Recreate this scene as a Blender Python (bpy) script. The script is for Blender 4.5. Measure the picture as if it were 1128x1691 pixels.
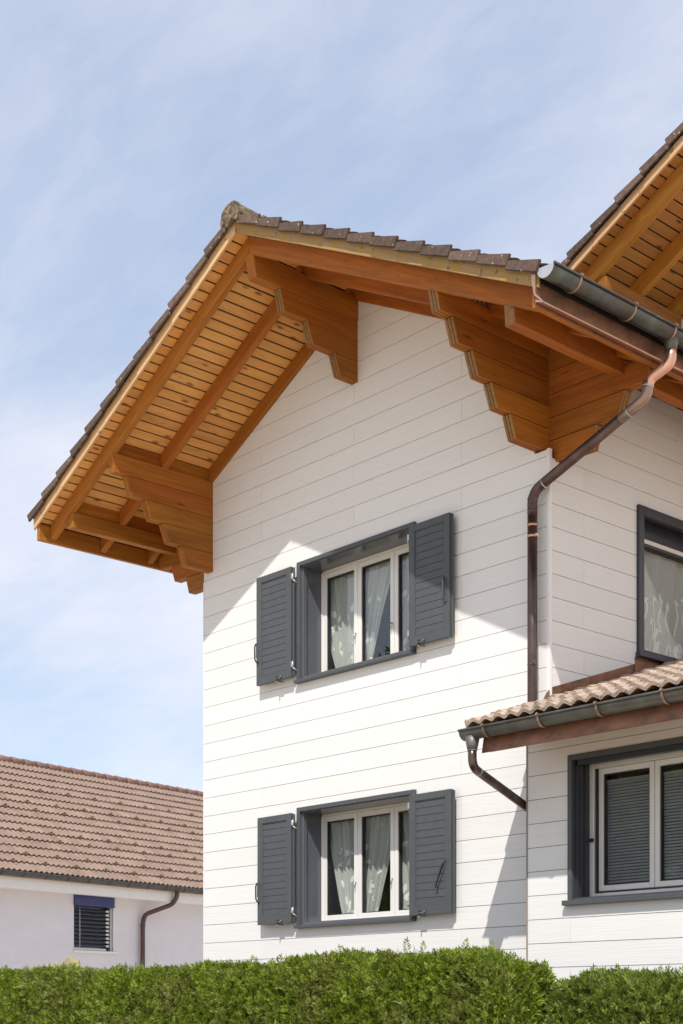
import bpy, bmesh, math, random
import numpy as np
from mathutils import Vector, Matrix
random.seed(7); rng = np.random.default_rng(7)
S = bpy.context.scene
COL = S.collection
for o in list(bpy.data.objects): bpy.data.objects.remove(o, do_unlink=True)

# ------------------------------------------------------------------ camera, sky, sun, exposure
GZ = -1.6                                   # ground level; z = 0 is the photographer's eye
YAW = 0.839816
CA, SA = math.cos(YAW), math.sin(YAW)
cam_d = bpy.data.cameras.new("camera")
cam = bpy.data.objects.new("camera", cam_d); COL.objects.link(cam)
cam.location = (8.0374, -9.5896, 0.0)
cam.rotation_euler = (math.radians(90), 0, YAW)
cam_d.sensor_fit = 'HORIZONTAL'; cam_d.sensor_width = 36.0
cam_d.lens = 36.0 * 2398.6 / 1128.0
cam_d.shift_y = (1664.58 - 845.5) / 1128.0
cam_d.clip_end = 3000
S.camera = cam

SUN_V = Vector((-0.659, 1.0, -1.533)).normalized()      # direction the light travels
world = bpy.data.worlds.new("World"); S.world = world; world.use_nodes = True
nt = world.node_tree; nt.nodes.clear()
def N(t, ty, **kw):
    n = t.nodes.new(ty)
    for k, v in kw.items(): setattr(n, k, v)
    return n
def setin(n, **kw):
    for k, v in kw.items(): n.inputs[k.replace('_', ' ')].default_value = v
sky = N(nt, 'ShaderNodeTexSky', sky_type='NISHITA', sun_disc=False)
sky.sun_elevation = math.asin(-SUN_V.z)
sky.sun_rotation = math.atan2(-SUN_V.x, -SUN_V.y)
sky.altitude = 700; sky.air_density = 1.0; sky.dust_density = 0.5; sky.ozone_density = 2.2
tc = N(nt, 'ShaderNodeTexCoord')
sep = N(nt, 'ShaderNodeSeparateXYZ'); nt.links.new(tc.outputs['Generated'], sep.inputs[0])
zz = N(nt, 'ShaderNodeMath', operation='ADD'); zz.inputs[1].default_value = 0.16
zm = N(nt, 'ShaderNodeMath', operation='MAXIMUM'); zm.inputs[1].default_value = 0.05
nt.links.new(sep.outputs['Z'], zz.inputs[0]); nt.links.new(zz.outputs[0], zm.inputs[0])
dx = N(nt, 'ShaderNodeMath', operation='DIVIDE'); dy = N(nt, 'ShaderNodeMath', operation='DIVIDE')
nt.links.new(sep.outputs['X'], dx.inputs[0]); nt.links.new(zm.outputs[0], dx.inputs[1])
nt.links.new(sep.outputs['Y'], dy.inputs[0]); nt.links.new(zm.outputs[0], dy.inputs[1])
cmb = N(nt, 'ShaderNodeCombineXYZ'); nt.links.new(dx.outputs[0], cmb.inputs[0]); nt.links.new(dy.outputs[0], cmb.inputs[1])
def cloud(scale, rot, stretch, lo, hi, off, detail=8, rough=0.6, dist=0.0):
    mp = N(nt, 'ShaderNodeMapping'); mp.inputs['Rotation'].default_value = (0, 0, rot)
    mp.inputs['Scale'].default_value = (scale, scale * stretch, 1); mp.inputs['Location'].default_value = (off, off * .7, 0)
    nt.links.new(cmb.outputs[0], mp.inputs[0])
    no = N(nt, 'ShaderNodeTexNoise'); setin(no, Scale=1.0, Detail=detail, Roughness=rough, Distortion=dist)
    nt.links.new(mp.outputs[0], no.inputs['Vector'])
    r = N(nt, 'ShaderNodeMapRange'); r.interpolation_type = 'SMOOTHSTEP'
    r.inputs[1].default_value = lo; r.inputs[2].default_value = hi
    nt.links.new(no.outputs[0], r.inputs[0]); return r.outputs[0]
c1 = cloud(0.75, 0.3, 1.35, 0.32, 0.68, 13.0, 5, 0.5, .35)      # broad veils
c2 = cloud(5.5, 0.7, 2.4, 0.34, 0.74, 8.3, 9, 0.68, .4)     # fine streaks
m1 = N(nt, 'ShaderNodeMath', operation='MULTIPLY'); m1.inputs[1].default_value = 0.46; nt.links.new(c1, m1.inputs[0])
m2 = N(nt, 'ShaderNodeMath', operation='MULTIPLY_ADD'); m2.inputs[1].default_value = 0.11
nt.links.new(c2, m2.inputs[0]); nt.links.new(m1.outputs[0], m2.inputs[2])
m3 = N(nt, 'ShaderNodeMath', operation='ADD', use_clamp=True); m3.inputs[1].default_value = 0.30; nt.links.new(m2.outputs[0], m3.inputs[0])
mx = N(nt, 'ShaderNodeMix', data_type='RGBA'); mx.inputs['B'].default_value = (6.5, 6.4, 6.9, 1)
nt.links.new(m3.outputs[0], mx.inputs['Factor']); # thin haze evens the dome out
gm = N(nt, 'ShaderNodeGamma'); gm.inputs[1].default_value = 0.54; nt.links.new(sky.outputs[0], gm.inputs[0])
hz = N(nt, 'ShaderNodeHueSaturation'); setin(hz, Saturation=1.5, Value=2.28); nt.links.new(gm.outputs[0], hz.inputs['Color'])
nt.links.new(hz.outputs[0], mx.inputs['A'])
bg = N(nt, 'ShaderNodeBackground'); bg.inputs["Strength"].default_value = 0.12
nt.links.new(mx.outputs['Result'], bg.inputs[0])
wo = N(nt, 'ShaderNodeOutputWorld'); nt.links.new(bg.outputs[0], wo.inputs[0])

sun_d = bpy.data.lights.new("sun", 'SUN'); sun_d.energy = 3.5; sun_d.angle = math.radians(0.5); sun_d.color = (1.0, 0.955, 0.89)
sun = bpy.data.objects.new("sun", sun_d); COL.objects.link(sun)
sun.rotation_euler = SUN_V.to_track_quat('-Z', 'Y').to_euler(); sun.location = (10, -15, 25)
S.view_settings.view_transform = 'Standard'; S.view_settings.look = 'None'
S.view_settings.exposure = 0.36; S.view_settings.gamma = 1.0
S.render.engine = 'CYCLES'
S.cycles.max_bounces = 10; S.cycles.diffuse_bounces = 5; S.cycles.transparent_max_bounces = 12
S.cycles.use_denoising = True; S.cycles.caustics_reflective = False; S.cycles.caustics_refractive = False

# ------------------------------------------------------------------ materials
MATS = {}
def mat(name, c1, c2=None, sc=(4, 4, 4), rough=.6, metal=0.0, bump=0.0, var=0.08, lo=.3, hi=.7, detail=5,
        speck=None, patch=None, spec=0.5, dist=0.0, knots=None, bscale=None, roughvar=0.0, coat=0.0, hue=0.0, rot=0.0):
    """procedural surface: two-tone noise, per-piece value shift, optional specks / patches / knots, noise bump"""
    if name in MATS: return MATS[name]
    m = bpy.data.materials.new(name); m.use_nodes = True; MATS[name] = m
    t = m.node_tree; b = t.nodes['Principled BSDF']; L = t.links.new
    setin(b, Roughness=rough, Metallic=metal); b.inputs['Specular IOR Level'].default_value = spec
    if coat: b.inputs['Coat Weight'].default_value = coat
    oi = N(t, 'ShaderNodeObjectInfo'); tcn = N(t, 'ShaderNodeTexCoord')
    off = N(t, 'ShaderNodeVectorMath', operation='SCALE'); off.inputs[0].default_value = (37, 53, 71); L(oi.outputs['Random'], off.inputs['Scale'])
    add = N(t, 'ShaderNodeVectorMath', operation='ADD'); L(off.outputs[0], add.inputs[1])
    if rot:
        vr_ = N(t, 'ShaderNodeVectorRotate', rotation_type='Y_AXIS'); vr_.inputs['Angle'].default_value = rot
        L(tcn.outputs['Object'], vr_.inputs['Vector']); L(vr_.outputs[0], add.inputs[0])
    else: L(tcn.outputs['Object'], add.inputs[0])
    def noise(scv, det=detail, d=dist):
        mp = N(t, 'ShaderNodeMapping'); mp.inputs['Scale'].default_value = scv; L(add.outputs[0], mp.inputs[0])
        n = N(t, 'ShaderNodeTexNoise'); setin(n, Scale=1.0, Detail=det, Roughness=.6, Distortion=d); L(mp.outputs[0], n.inputs['Vector']); return n.outputs[0]
    def rng_(src, a, bb):
        r = N(t, 'ShaderNodeMapRange'); r.inputs[1].default_value = a; r.inputs[2].default_value = bb; L(src, r.inputs[0]); return r.outputs[0]
    def mix(f, A, B):
        x = N(t, 'ShaderNodeMix', data_type='RGBA')
        L(f, x.inputs['Factor'])
        for key, v in (('A', A), ('B', B)):
            if isinstance(v, tuple): x.inputs[key].default_value = (*v, 1)
            else: L(v, x.inputs[key])
        return x.outputs['Result']
    n0 = noise(sc)
    col = mix(rng_(n0, lo, hi), c1, c2 or c1)
    if patch:
        pc, ps, pl, ph = patch; col = mix(rng_(noise(ps, 6, .6), pl, ph), col, pc)
    if knots:
        kc, ks, kr = knots
        mp = N(t, 'ShaderNodeMapping'); mp.inputs['Scale'].default_value = ks; L(add.outputs[0], mp.inputs[0])
        v = N(t, 'ShaderNodeTexVoronoi'); setin(v, Scale=1.0); L(mp.outputs[0], v.inputs['Vector'])
        r = N(t, 'ShaderNodeMapRange'); r.inputs[1].default_value = kr; r.inputs[2].default_value = kr * .35; L(v.outputs['Distance'], r.inputs[0])
        col = mix(r.outputs[0], col, kc)
    if speck:
        s_c, s_s, s_t = speck
        sn = noise((s_s, s_s, s_s), 2, 0); col = mix(rng_(sn, s_t, s_t + .05), col, s_c)
    hs = N(t, 'ShaderNodeHueSaturation')
    vr = N(t, 'ShaderNodeMapRange'); vr.inputs[3].default_value = 1 - var; vr.inputs[4].default_value = 1 + var; L(oi.outputs['Random'], vr.inputs[0])
    L(vr.outputs[0], hs.inputs['Value']); L(col, hs.inputs['Color'])
    if hue:
        hr = N(t, 'ShaderNodeMapRange'); hr.inputs[3].default_value = .5 - hue; hr.inputs[4].default_value = .5 + hue
        fr = N(t, 'ShaderNodeMath', operation='FRACT'); mm = N(t, 'ShaderNodeMath', operation='MULTIPLY'); mm.inputs[1].default_value = 7.31
        L(oi.outputs['Random'], mm.inputs[0]); L(mm.outputs[0], fr.inputs[0]); L(fr.outputs[0], hr.inputs[0]); L(hr.outputs[0], hs.inputs['Hue'])
    L(hs.outputs[0], b.inputs['Base Color'])
    if roughvar:
        L(rng_(n0, -.5, 1.5), (rr := N(t, 'ShaderNodeMapRange')).inputs[0]); rr.inputs[3].default_value = rough - roughvar; rr.inputs[4].default_value = rough + roughvar
        L(rr.outputs[0], b.inputs['Roughness'])
    if bump:
        bn = N(t, 'ShaderNodeBump'); bn.inputs['Strength'].default_value = bump; bn.inputs['Distance'].default_value = 0.01
        L(noise(bscale or sc, 6), bn.inputs['Height']); L(bn.outputs[0], b.inputs['Normal'])
    return m

WD, WL = (.255, .080, .008), (.43, .157, .022)          # stained beams
def wood(axis, name, c1, c2, **kw):
    sc = {'x': (2.2, 34, 34), 'y': (34, 1.6, 34), 'z': (34, 34, 2.2)}[axis]
    a = dict(sc=sc, rough=.62, bump=.2, var=.16, lo=.25, hi=.75, dist=.5, spec=.3, hue=.008)
    a.update(kw); return mat(name, c1, c2, **a)
wood_y = wood('y', 'stained_beam_wood_along_y', WD, WL, patch=((.20, .066, .010), (4, .6, 4), .50, .80), knots=((.15, .05, .01), (7, 1.4, 7), .12))
wood_x = wood('x', 'stained_beam_wood_along_x', WD, WL, patch=((.20, .066, .010), (.6, 4, 4), .50, .80), knots=((.15, .05, .01), (1.4, 7, 7), .12))
RA = math.atan(.508)
wood_sl = wood('x', 'stained_rafter_wood_left_slope', WD, WL, rot=RA, patch=((.22, .08, .014), (.5, 5, 5), .5, .8), knots=((.22, .08, .015), (2.2, 9, 9), .10))
wood_sr = wood('x', 'stained_rafter_wood_right_slope', WD, WL, rot=-RA, patch=((.20, .07, .012), (.5, 5, 5), .45, .75), knots=((.22, .08, .015), (2.2, 9, 9), .10))
wood_end = mat('end_grain_wood', (.21, .105, .035), (.32, .17, .062), (30, 30, 60), .8, bump=.25, patch=((.13, .085, .05), (9, 9, 9), .5, .75), var=.1)
soffit_w = wood('y', 'soffit_plank_wood', (.68, .31, .080), (.82, .44, .145), knots=((.28, .10, .022), (9, 3.2, 9), .20), patch=((.50, .21, .05), (6, 1.2, 6), .52, .78), var=.09, hue=.005)
soffit_e = wood('y', 'main_soffit_plank_wood', (.44, .185, .045), (.58, .27, .075), knots=((.16, .05, .012), (9, 2.6, 9), .17), var=.12)
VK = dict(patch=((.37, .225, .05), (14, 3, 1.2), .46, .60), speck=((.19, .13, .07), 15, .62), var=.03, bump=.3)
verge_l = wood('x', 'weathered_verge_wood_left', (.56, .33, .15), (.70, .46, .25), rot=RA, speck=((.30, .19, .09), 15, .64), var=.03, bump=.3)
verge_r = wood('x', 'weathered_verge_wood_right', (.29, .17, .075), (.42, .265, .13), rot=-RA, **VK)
rafter_worn = wood('x', 'rafter_worn_yellow', (.44, .18, .026), (.56, .26, .04), patch=((.60, .38, .04), (1.6, 9, 9), .56, .70), rot=RA)
siding_x = mat('white_siding_grain_x', (.80, .79, .765), (.76, .75, .725), (1.6, 60, 60), .55, bump=.22, var=.018, bscale=(2.2, 70, 70), spec=.35)
siding_y = mat('white_siding_grain_y', (.80, .79, .765), (.76, .75, .725), (60, 1.6, 60), .55, bump=.22, var=.018, bscale=(70, 2.2, 70), spec=.35)
backing = mat('dark_wall_membrane', (.07, .055, .045), None, var=0)
trim_w = mat('white_corner_trim', (.83, .82, .80), (.80, .79, .77), (3, 3, 3), .4, var=.01)
tile_br = mat('brown_concrete_tile', (.095, .062, .048), (.160, .112, .090), (22, 22, 22), .9, bump=.7, var=.24, speck=((.60, .57, .52), 34, .67), patch=((.10, .085, .05), (6, 6, 6), .55, .8), bscale=(90, 90, 90), spec=.2)
tile_be = mat('weathered_beige_tile', (.40, .305, .235), (.54, .43, .345), (26, 26, 26), .95, bump=.9, var=.14, speck=((.17, .135, .11), 55, .60), patch=((.33, .27, .19), (7, 7, 7), .55, .75), bscale=(80, 80, 80), spec=.2)
tile_nb = mat('terracotta_brown_tile', (.225, .160, .124), (.295, .212, .166), (4, 4, 4), .8, bump=.2, var=.11, spec=.25)
tile_nr = mat('terracotta_ridge_tile', (.20, .105, .078), (.26, .14, .10), (6, 6, 6), .7, var=.08)
lichen = mat('lichen_crust', (.15, .11, .075), (.27, .215, .14), (26, 26, 26), .95, bump=1.0, speck=((.36, .26, .06), 26, .62), patch=((.09, .075, .06), (16, 16, 16), .5, .62), bscale=(60, 60, 60), var=0, spec=.1)
patina_d = mat('dark_patina_gutter', (.055, .060, .056), (.125, .138, .122), (7, 7, 7), .36, metal=.55, bump=.1, patch=((.085, .065, .055), (3, 3, 3), .45, .65), var=.03, roughvar=.12)
patina = mat('patinated_copper_gutter', (.085, .088, .08), (.175, .185, .16), (7, 7, 7), .45, metal=.4, bump=.08, patch=((.105, .08, .065), (3, 3, 3), .45, .65), var=.03, roughvar=.12)
copper_d = mat('dark_brown_copper', (.066, .042, .037), (.15, .10, .084), (9, 9, 4), .30, metal=.65, patch=((.24, .175, .15), (3, 3, 1.4), .55, .8), var=.05, roughvar=.1)
copper_n = mat('bright_copper', (.62, .34, .235), (.74, .46, .34), (6, 6, 6), .30, metal=.85, var=.05, roughvar=.08)
copper_r = mat('red_brown_copper_sheet', (.185, .082, .047), (.33, .16, .095), (6, 6, 10), .45, metal=.5, patch=((.12, .085, .06), (5, 5, 9), .5, .7), var=.05)
zinc = mat('galvanised_steel', (.50, .50, .50), (.62, .62, .62), (20, 20, 20), .4, metal=.7, var=.05)
black_m = mat('black_iron', (.02, .02, .021), (.03, .03, .03), (9, 9, 9), .45, var=.05)
grey_sh = mat('grey_shutter_paint', (.072, .080, .085), (.084, .092, .097), (14, 14, 14), .45, var=.02, spec=.4)
grey_al = mat('grey_aluminium_reveal', (.105, .112, .132), (.115, .122, .142), (5, 5, 5), .18, var=.02, spec=.6)
dark_al = mat('anthracite_casing', (.028, .031, .042), (.034, .037, .048), (8, 8, 8), .35, var=.03)
pvc = mat('cream_white_window_frame', (.80, .775, .73), (.77, .745, .70), (5, 5, 5), .3, var=.02)
gasket = mat('black_gasket', (.025, .025, .025), None, var=0)
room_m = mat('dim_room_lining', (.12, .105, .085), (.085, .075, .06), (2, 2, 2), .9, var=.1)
blind_m = mat('grey_blind_slat', (.27, .275, .31), (.23, .235, .265), (3, 30, 30), .4, var=.02)
plaster = mat('lavender_white_plaster', (.68, .665, .715), (.64, .625, .675), (3, 3, 3), .9, bump=.25, bscale=(60, 60, 60), var=0, patch=((.62, .605, .655), (.5, .5, 1.4), .42, .75))
white_p = mat('white_painted_board', (.74, .73, .72), (.70, .69, .68), (4, 4, 4), .55, var=.02)
blue_p = mat('deep_blue_box', (.018, .026, .135), (.024, .034, .16), (5, 5, 5), .4, var=.02)
slat_nb = mat('dark_blind_slat', (.060, .064, .085), (.085, .09, .11), (6, 6, 6), .45, var=.08)
gutter_nb = mat('dark_grey_gutter', (.055, .055, .062), (.085, .085, .09), (6, 6, 6), .45, metal=.3, var=.03)
pipe_nb = mat('brown_pipe', (.085, .048, .045), (.12, .07, .065), (6, 6, 3), .4, metal=.4, var=.02)
ground_m = mat('pale_paved_ground', (.52, .44, .34), (.60, .52, .41), (1.5, 1.5, 1.5), .9, bump=.2, var=0)
bark = mat('bark', (.09, .06, .04), (.15, .10, .07), (9, 9, 2), .9, bump=.8, var=.1)

def leaf_mat(name, a, bcol, tip, trans=.35, patch_lo=.55, ns=2.6):
    m = bpy.data.materials.new(name); m.use_nodes = True; t = m.node_tree; t.nodes.clear(); L = t.links.new
    g = N(t, 'ShaderNodeNewGeometry'); tcn = N(t, 'ShaderNodeTexCoord')
    r = N(t, 'ShaderNodeMix', data_type='RGBA'); r.inputs['A'].default_value = (*a, 1); r.inputs['B'].default_value = (*bcol, 1); L(g.outputs['Random Per Island'], r.inputs['Factor'])
    no = N(t, 'ShaderNodeTexNoise'); setin(no, Scale=ns, Detail=6.0, Roughness=.7); L(tcn.outputs['Object'], no.inputs['Vector'])
    mr = N(t, 'ShaderNodeMapRange'); mr.inputs[1].default_value = patch_lo; mr.inputs[2].default_value = patch_lo + .22; mr.inputs[4].default_value = .75; L(no.outputs[0], mr.inputs[0])
    mm = N(t, 'ShaderNodeMath', operation='MULTIPLY'); L(mr.outputs[0], mm.inputs[0]); L(g.outputs['Random Per Island'], mm.inputs[1])
    x = N(t, 'ShaderNodeMix', data_type='RGBA'); x.inputs['B'].default_value = (*tip, 1); L(mm.outputs[0], x.inputs['Factor']); L(r.outputs['Result'], x.inputs['A'])
    p = N(t, 'ShaderNodeBsdfPrincipled'); setin(p, Roughness=.5); p.inputs['Specular IOR Level'].default_value = .35; L(x.outputs['Result'], p.inputs['Base Color'])
    tr = N(t, 'ShaderNodeBsdfTranslucent'); L(x.outputs['Result'], tr.inputs[0])
    ms = N(t, 'ShaderNodeMixShader'); ms.inputs[0].default_value = trans; L(p.outputs[0], ms.inputs[1]); L(tr.outputs[0], ms.inputs[2])
    o = N(t, 'ShaderNodeOutputMaterial'); L(ms.outputs[0], o.inputs[0]); return m
thuja = leaf_mat('thuja_green', (.038, .075, .007), (.34, .45, .04), (.32, .21, .15), .28, .46)
thuja2 = leaf_mat('thuja_soft_green', (.045, .080, .012), (.30, .38, .06), (.18, .16, .06), .28, .56)
leaf_t = leaf_mat('broad_leaf_green', (.07, .12, .02), (.17, .21, .04), (.25, .24, .07), .4, .5, .8)
flower = leaf_mat('yellow_petal', (.75, .60, .04), (.80, .72, .12), (.6, .6, .1), .3)

def glass_mat():
    m = bpy.data.materials.new('window_glass'); m.use_nodes = True; t = m.node_tree; t.nodes.clear(); L = t.links.new
    lw = N(t, 'ShaderNodeLayerWeight'); pw = N(t, 'ShaderNodeMath', operation='POWER'); pw.inputs[1].default_value = 4.0; L(lw.outputs['Facing'], pw.inputs[0])
    fr = N(t, 'ShaderNodeMath', operation='MULTIPLY_ADD', use_clamp=True); fr.inputs[1].default_value = .85; fr.inputs[2].default_value = .075; L(pw.outputs[0], fr.inputs[0])
    tr = N(t, 'ShaderNodeBsdfTransparent'); tr.inputs[0].default_value = (.98, 1.0, .985, 1)
    gl = N(t, 'ShaderNodeBsdfGlossy'); gl.inputs['Roughness'].default_value = .012
    ms = N(t, 'ShaderNodeMixShader'); L(fr.outputs[0], ms.inputs[0]); L(tr.outputs[0], ms.inputs[1]); L(gl.outputs[0], ms.inputs[2])
    o = N(t, 'ShaderNodeOutputMaterial'); L(ms.outputs[0], o.inputs[0]); return m
glass = glass_mat()
def sheer(name, op, col):
    m = bpy.data.materials.new(name); m.use_nodes = True; t = m.node_tree; t.nodes.clear(); L = t.links.new
    tr = N(t, 'ShaderNodeBsdfTransparent'); di = N(t, 'ShaderNodeBsdfDiffuse'); tl = N(t, 'ShaderNodeBsdfTranslucent')
    di.inputs[0].default_value = (*col, 1); tl.inputs[0].default_value = (*col, 1)
    a = N(t, 'ShaderNodeMixShader'); a.inputs[0].default_value = .22; L(di.outputs[0], a.inputs[1]); L(tl.outputs[0], a.inputs[2])
    tcn = N(t, 'ShaderNodeTexCoord'); no = N(t, 'ShaderNodeTexNoise'); setin(no, Scale=60.0, Detail=3.0); L(tcn.outputs['Object'], no.inputs['Vector'])
    mr = N(t, 'ShaderNodeMapRange'); mr.inputs[3].default_value = op - .12; mr.inputs[4].default_value = op + .12; L(no.outputs[0], mr.inputs[0])
    b = N(t, 'ShaderNodeMixShader'); L(mr.outputs[0], b.inputs[0]); L(tr.outputs[0], b.inputs[1]); L(a.outputs[0], b.inputs[2])
    o = N(t, 'ShaderNodeOutputMaterial'); L(b.outputs[0], o.inputs[0]); return m
sheer_m = sheer('sheer_curtain', .60, (.93, .94, .90))
motif_m = sheer('embroidered_motif', .95, (.98, .98, .96))

# ------------------------------------------------------------------ helpers
def tag(o, label=None, cat=None, group=None, kind=None):
    if label: o['label'] = label
    if cat: o['category'] = cat
    if group: o['group'] = group
    if kind: o['kind'] = kind
    return o
def thing(name, label, cat, loc, group=None):
    e = bpy.data.objects.new(name, None); e.location = loc; e.empty_display_size = .2; COL.objects.link(e)
    return tag(e, label, cat, group)
def attach(o, parent):
    if parent is not None:
        o.parent = parent
        if parent.type == 'EMPTY': o.matrix_parent_inverse = Matrix.Translation(-Vector(parent.location))
        else: o.matrix_parent_inverse = (Matrix.Translation(parent.location) @ parent.rotation_euler.to_matrix().to_4x4()).inverted()
    return o
def mk(name, verts, faces, m, parent=None, smooth=False, bevel=0.0):
    me = bpy.data.meshes.new(name)
    me.from_pydata([tuple(v) for v in verts], [], faces)
    bm = bmesh.new(); bm.from_mesh(me)
    bmesh.ops.recalc_face_normals(bm, faces=bm.faces)
    if bevel:
        es = [e for e in bm.edges if len(e.link_faces) == 2 and e.calc_face_angle(0) > .6]
        bmesh.ops.bevel(bm, geom=es, offset=bevel, segments=1, affect='EDGES', clamp_overlap=True)
    bm.to_mesh(me); bm.free()
    if smooth:
        for p in me.polygons: p.use_smooth = True
    me.materials.append(m)
    o = bpy.data.objects.new(name, me); COL.objects.link(o)
    return attach(o, parent)
BF = [(0, 1, 2, 3), (7, 6, 5, 4), (0, 4, 5, 1), (1, 5, 6, 2), (2, 6, 7, 3), (3, 7, 4, 0)]
def bv(x0, x1, y0, y1, z0, z1):
    return [(x0, y0, z0), (x1, y0, z0), (x1, y1, z0), (x0, y1, z0), (x0, y0, z1), (x1, y0, z1), (x1, y1, z1), (x0, y1, z1)]
def box(name, x0, x1, y0, y1, z0, z1, m, parent=None, bevel=0.0):
    return mk(name, bv(x0, x1, y0, y1, z0, z1), BF, m, parent, bevel=bevel)
def boxes(name, lst, m, parent=None, bevel=0.0):
    V, F = [], []
    for b in lst:
        o = len(V); V += bv(*b); F += [tuple(i + o for i in f) for f in BF]
    return mk(name, V, F, m, parent, bevel=bevel)
def slab(name, x0, x1, y0, y1, f0, f1, m, parent=None, bevel=0.0):
    """prism between x0..x1 whose underside and top follow f0(x), f1(x)"""
    V = [(x0, y0, f0(x0)), (x1, y0, f0(x1)), (x1, y1, f0(x1)), (x0, y1, f0(x0)), (x0, y0, f1(x0)), (x1, y0, f1(x1)), (x1, y1, f1(x1)), (x0, y1, f1(x0))]
    return mk(name, V, BF, m, parent, bevel=bevel)
def extrude(name, poly, axis, a0, a1, m, parent=None, bevel=0.0, smooth=False):
    """poly: 2-D outline. axis 'x': (y,z) outline swept a0..a1 in x; 'y': (x,z) outline swept in y"""
    P3 = (lambda p, a: (a, p[0], p[1])) if axis == 'x' else ((lambda p, a: (p[0], a, p[1])) if axis == 'y' else (lambda p, a: (p[0], p[1], a)))
    n = len(poly); V = [P3(p, a0) for p in poly] + [P3(p, a1) for p in poly]
    F = [tuple(range(n)), tuple(range(2 * n - 1, n - 1, -1))] + [(i, (i + 1) % n, n + (i + 1) % n, n + i) for i in range(n)]
    return mk(name, V, F, m, parent, bevel=bevel, smooth=smooth)
def fillet(pts, rad, seg=6):
    pts = [Vector(p) for p in pts]; out = [pts[0]]
    for i in range(1, len(pts) - 1):
        a, b, c = pts[i - 1], pts[i], pts[i + 1]
        r = rad[i - 1] if isinstance(rad, (list, tuple)) else rad
        d1, d2 = (a - b), (c - b); r = min(r, d1.length * .49, d2.length * .49)
        p, q = b + d1.normalized() * r, b + d2.normalized() * r
        for k in range(seg + 1):
            s = k / seg; out.append(p * (1 - s) ** 2 + b * 2 * s * (1 - s) + q * s * s)
    out.append(pts[-1]); return out
def tube_vf(pts, r, seg=16, cap=True):
    pts = [Vector(p) for p in pts]; V, F = [], []
    t0 = (pts[1] - pts[0]).normalized(); u = t0.orthogonal().normalized()
    for i, p in enumerate(pts):
        t = (pts[min(i + 1, len(pts) - 1)] - pts[max(i - 1, 0)]).normalized()
        u = (u - t * u.dot(t)).normalized(); w = t.cross(u)
        rr = r[i] if isinstance(r, (list, tuple)) else r
        for k in range(seg):
            a = 2 * math.pi * k / seg; V.append(p + (u * math.cos(a) + w * math.sin(a)) * rr)
    for i in range(len(pts) - 1):
        for k in range(seg):
            F.append((i * seg + k, i * seg + (k + 1) % seg, (i + 1) * seg + (k + 1) % seg, (i + 1) * seg + k))
    if cap: F.append(tuple(range(seg))); F.append(tuple(range((len(pts) - 1) * seg, len(pts) * seg)))
    return V, F
def tube(name, pts, r, m, parent=None, seg=16):
    V, F = tube_vf(pts, r, seg); o = mk(name, V, F, m, parent, smooth=True)
    return o
def tubes(name, lst, m, parent=None, seg=6):
    V, F = [], []
    for pts, r in lst:
        v, f = tube_vf(pts, r, seg); o = len(V); V += v; F += [tuple(i + o for i in x) for x in f]
    return mk(name, V, F, m, parent, smooth=True)
def inst(name, me, mw, parent=None):
    o = bpy.data.objects.new(name, me); COL.objects.link(o)
    if parent is not None:
        o.parent = parent
        if parent.type == 'EMPTY': mw = Matrix.Translation(-Vector(parent.location)) @ mw
    o.matrix_basis = mw; return o
def basis(u, v, w, loc): return Matrix(((u[0], v[0], w[0], loc[0]), (u[1], v[1], w[1], loc[1]), (u[2], v[2], w[2], loc[2]), (0, 0, 0, 1)))

# ------------------------------------------------------------------ ground
g = mk('ground', [(-900, -900, GZ), (900, -900, GZ), (900, 1500, GZ), (-900, 1500, GZ)], [(0, 1, 2, 3)], ground_m); tag(g, 'pale paved ground around the houses', kind='structure')

# ================================================================== THE HOUSE
XL, XM = -4.94, -2.47                     # left wall corner, ridge line; right corner is x = 0
SL = 0.508                                # roof pitch (tan)
DX = lambda x: abs(x - XM)
zs = lambda x: 7.100 - SL * DX(x)         # soffit underside
zr = lambda x: 6.931 - SL * DX(x)         # rafter underside
zv = lambda x: 7.068 - SL * DX(x)         # verge board underside
house = thing('chalet_house', 'white clad chalet with orange timber eaves and grey shutters behind the hedge', 'house', (-2.4, 2.0, GZ))
P0, Z0 = 0.2, 0.5128                      # siding course height, height of one joint
COURSE = [Z0 + P0 * k for k in range(-10, 35)]

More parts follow.
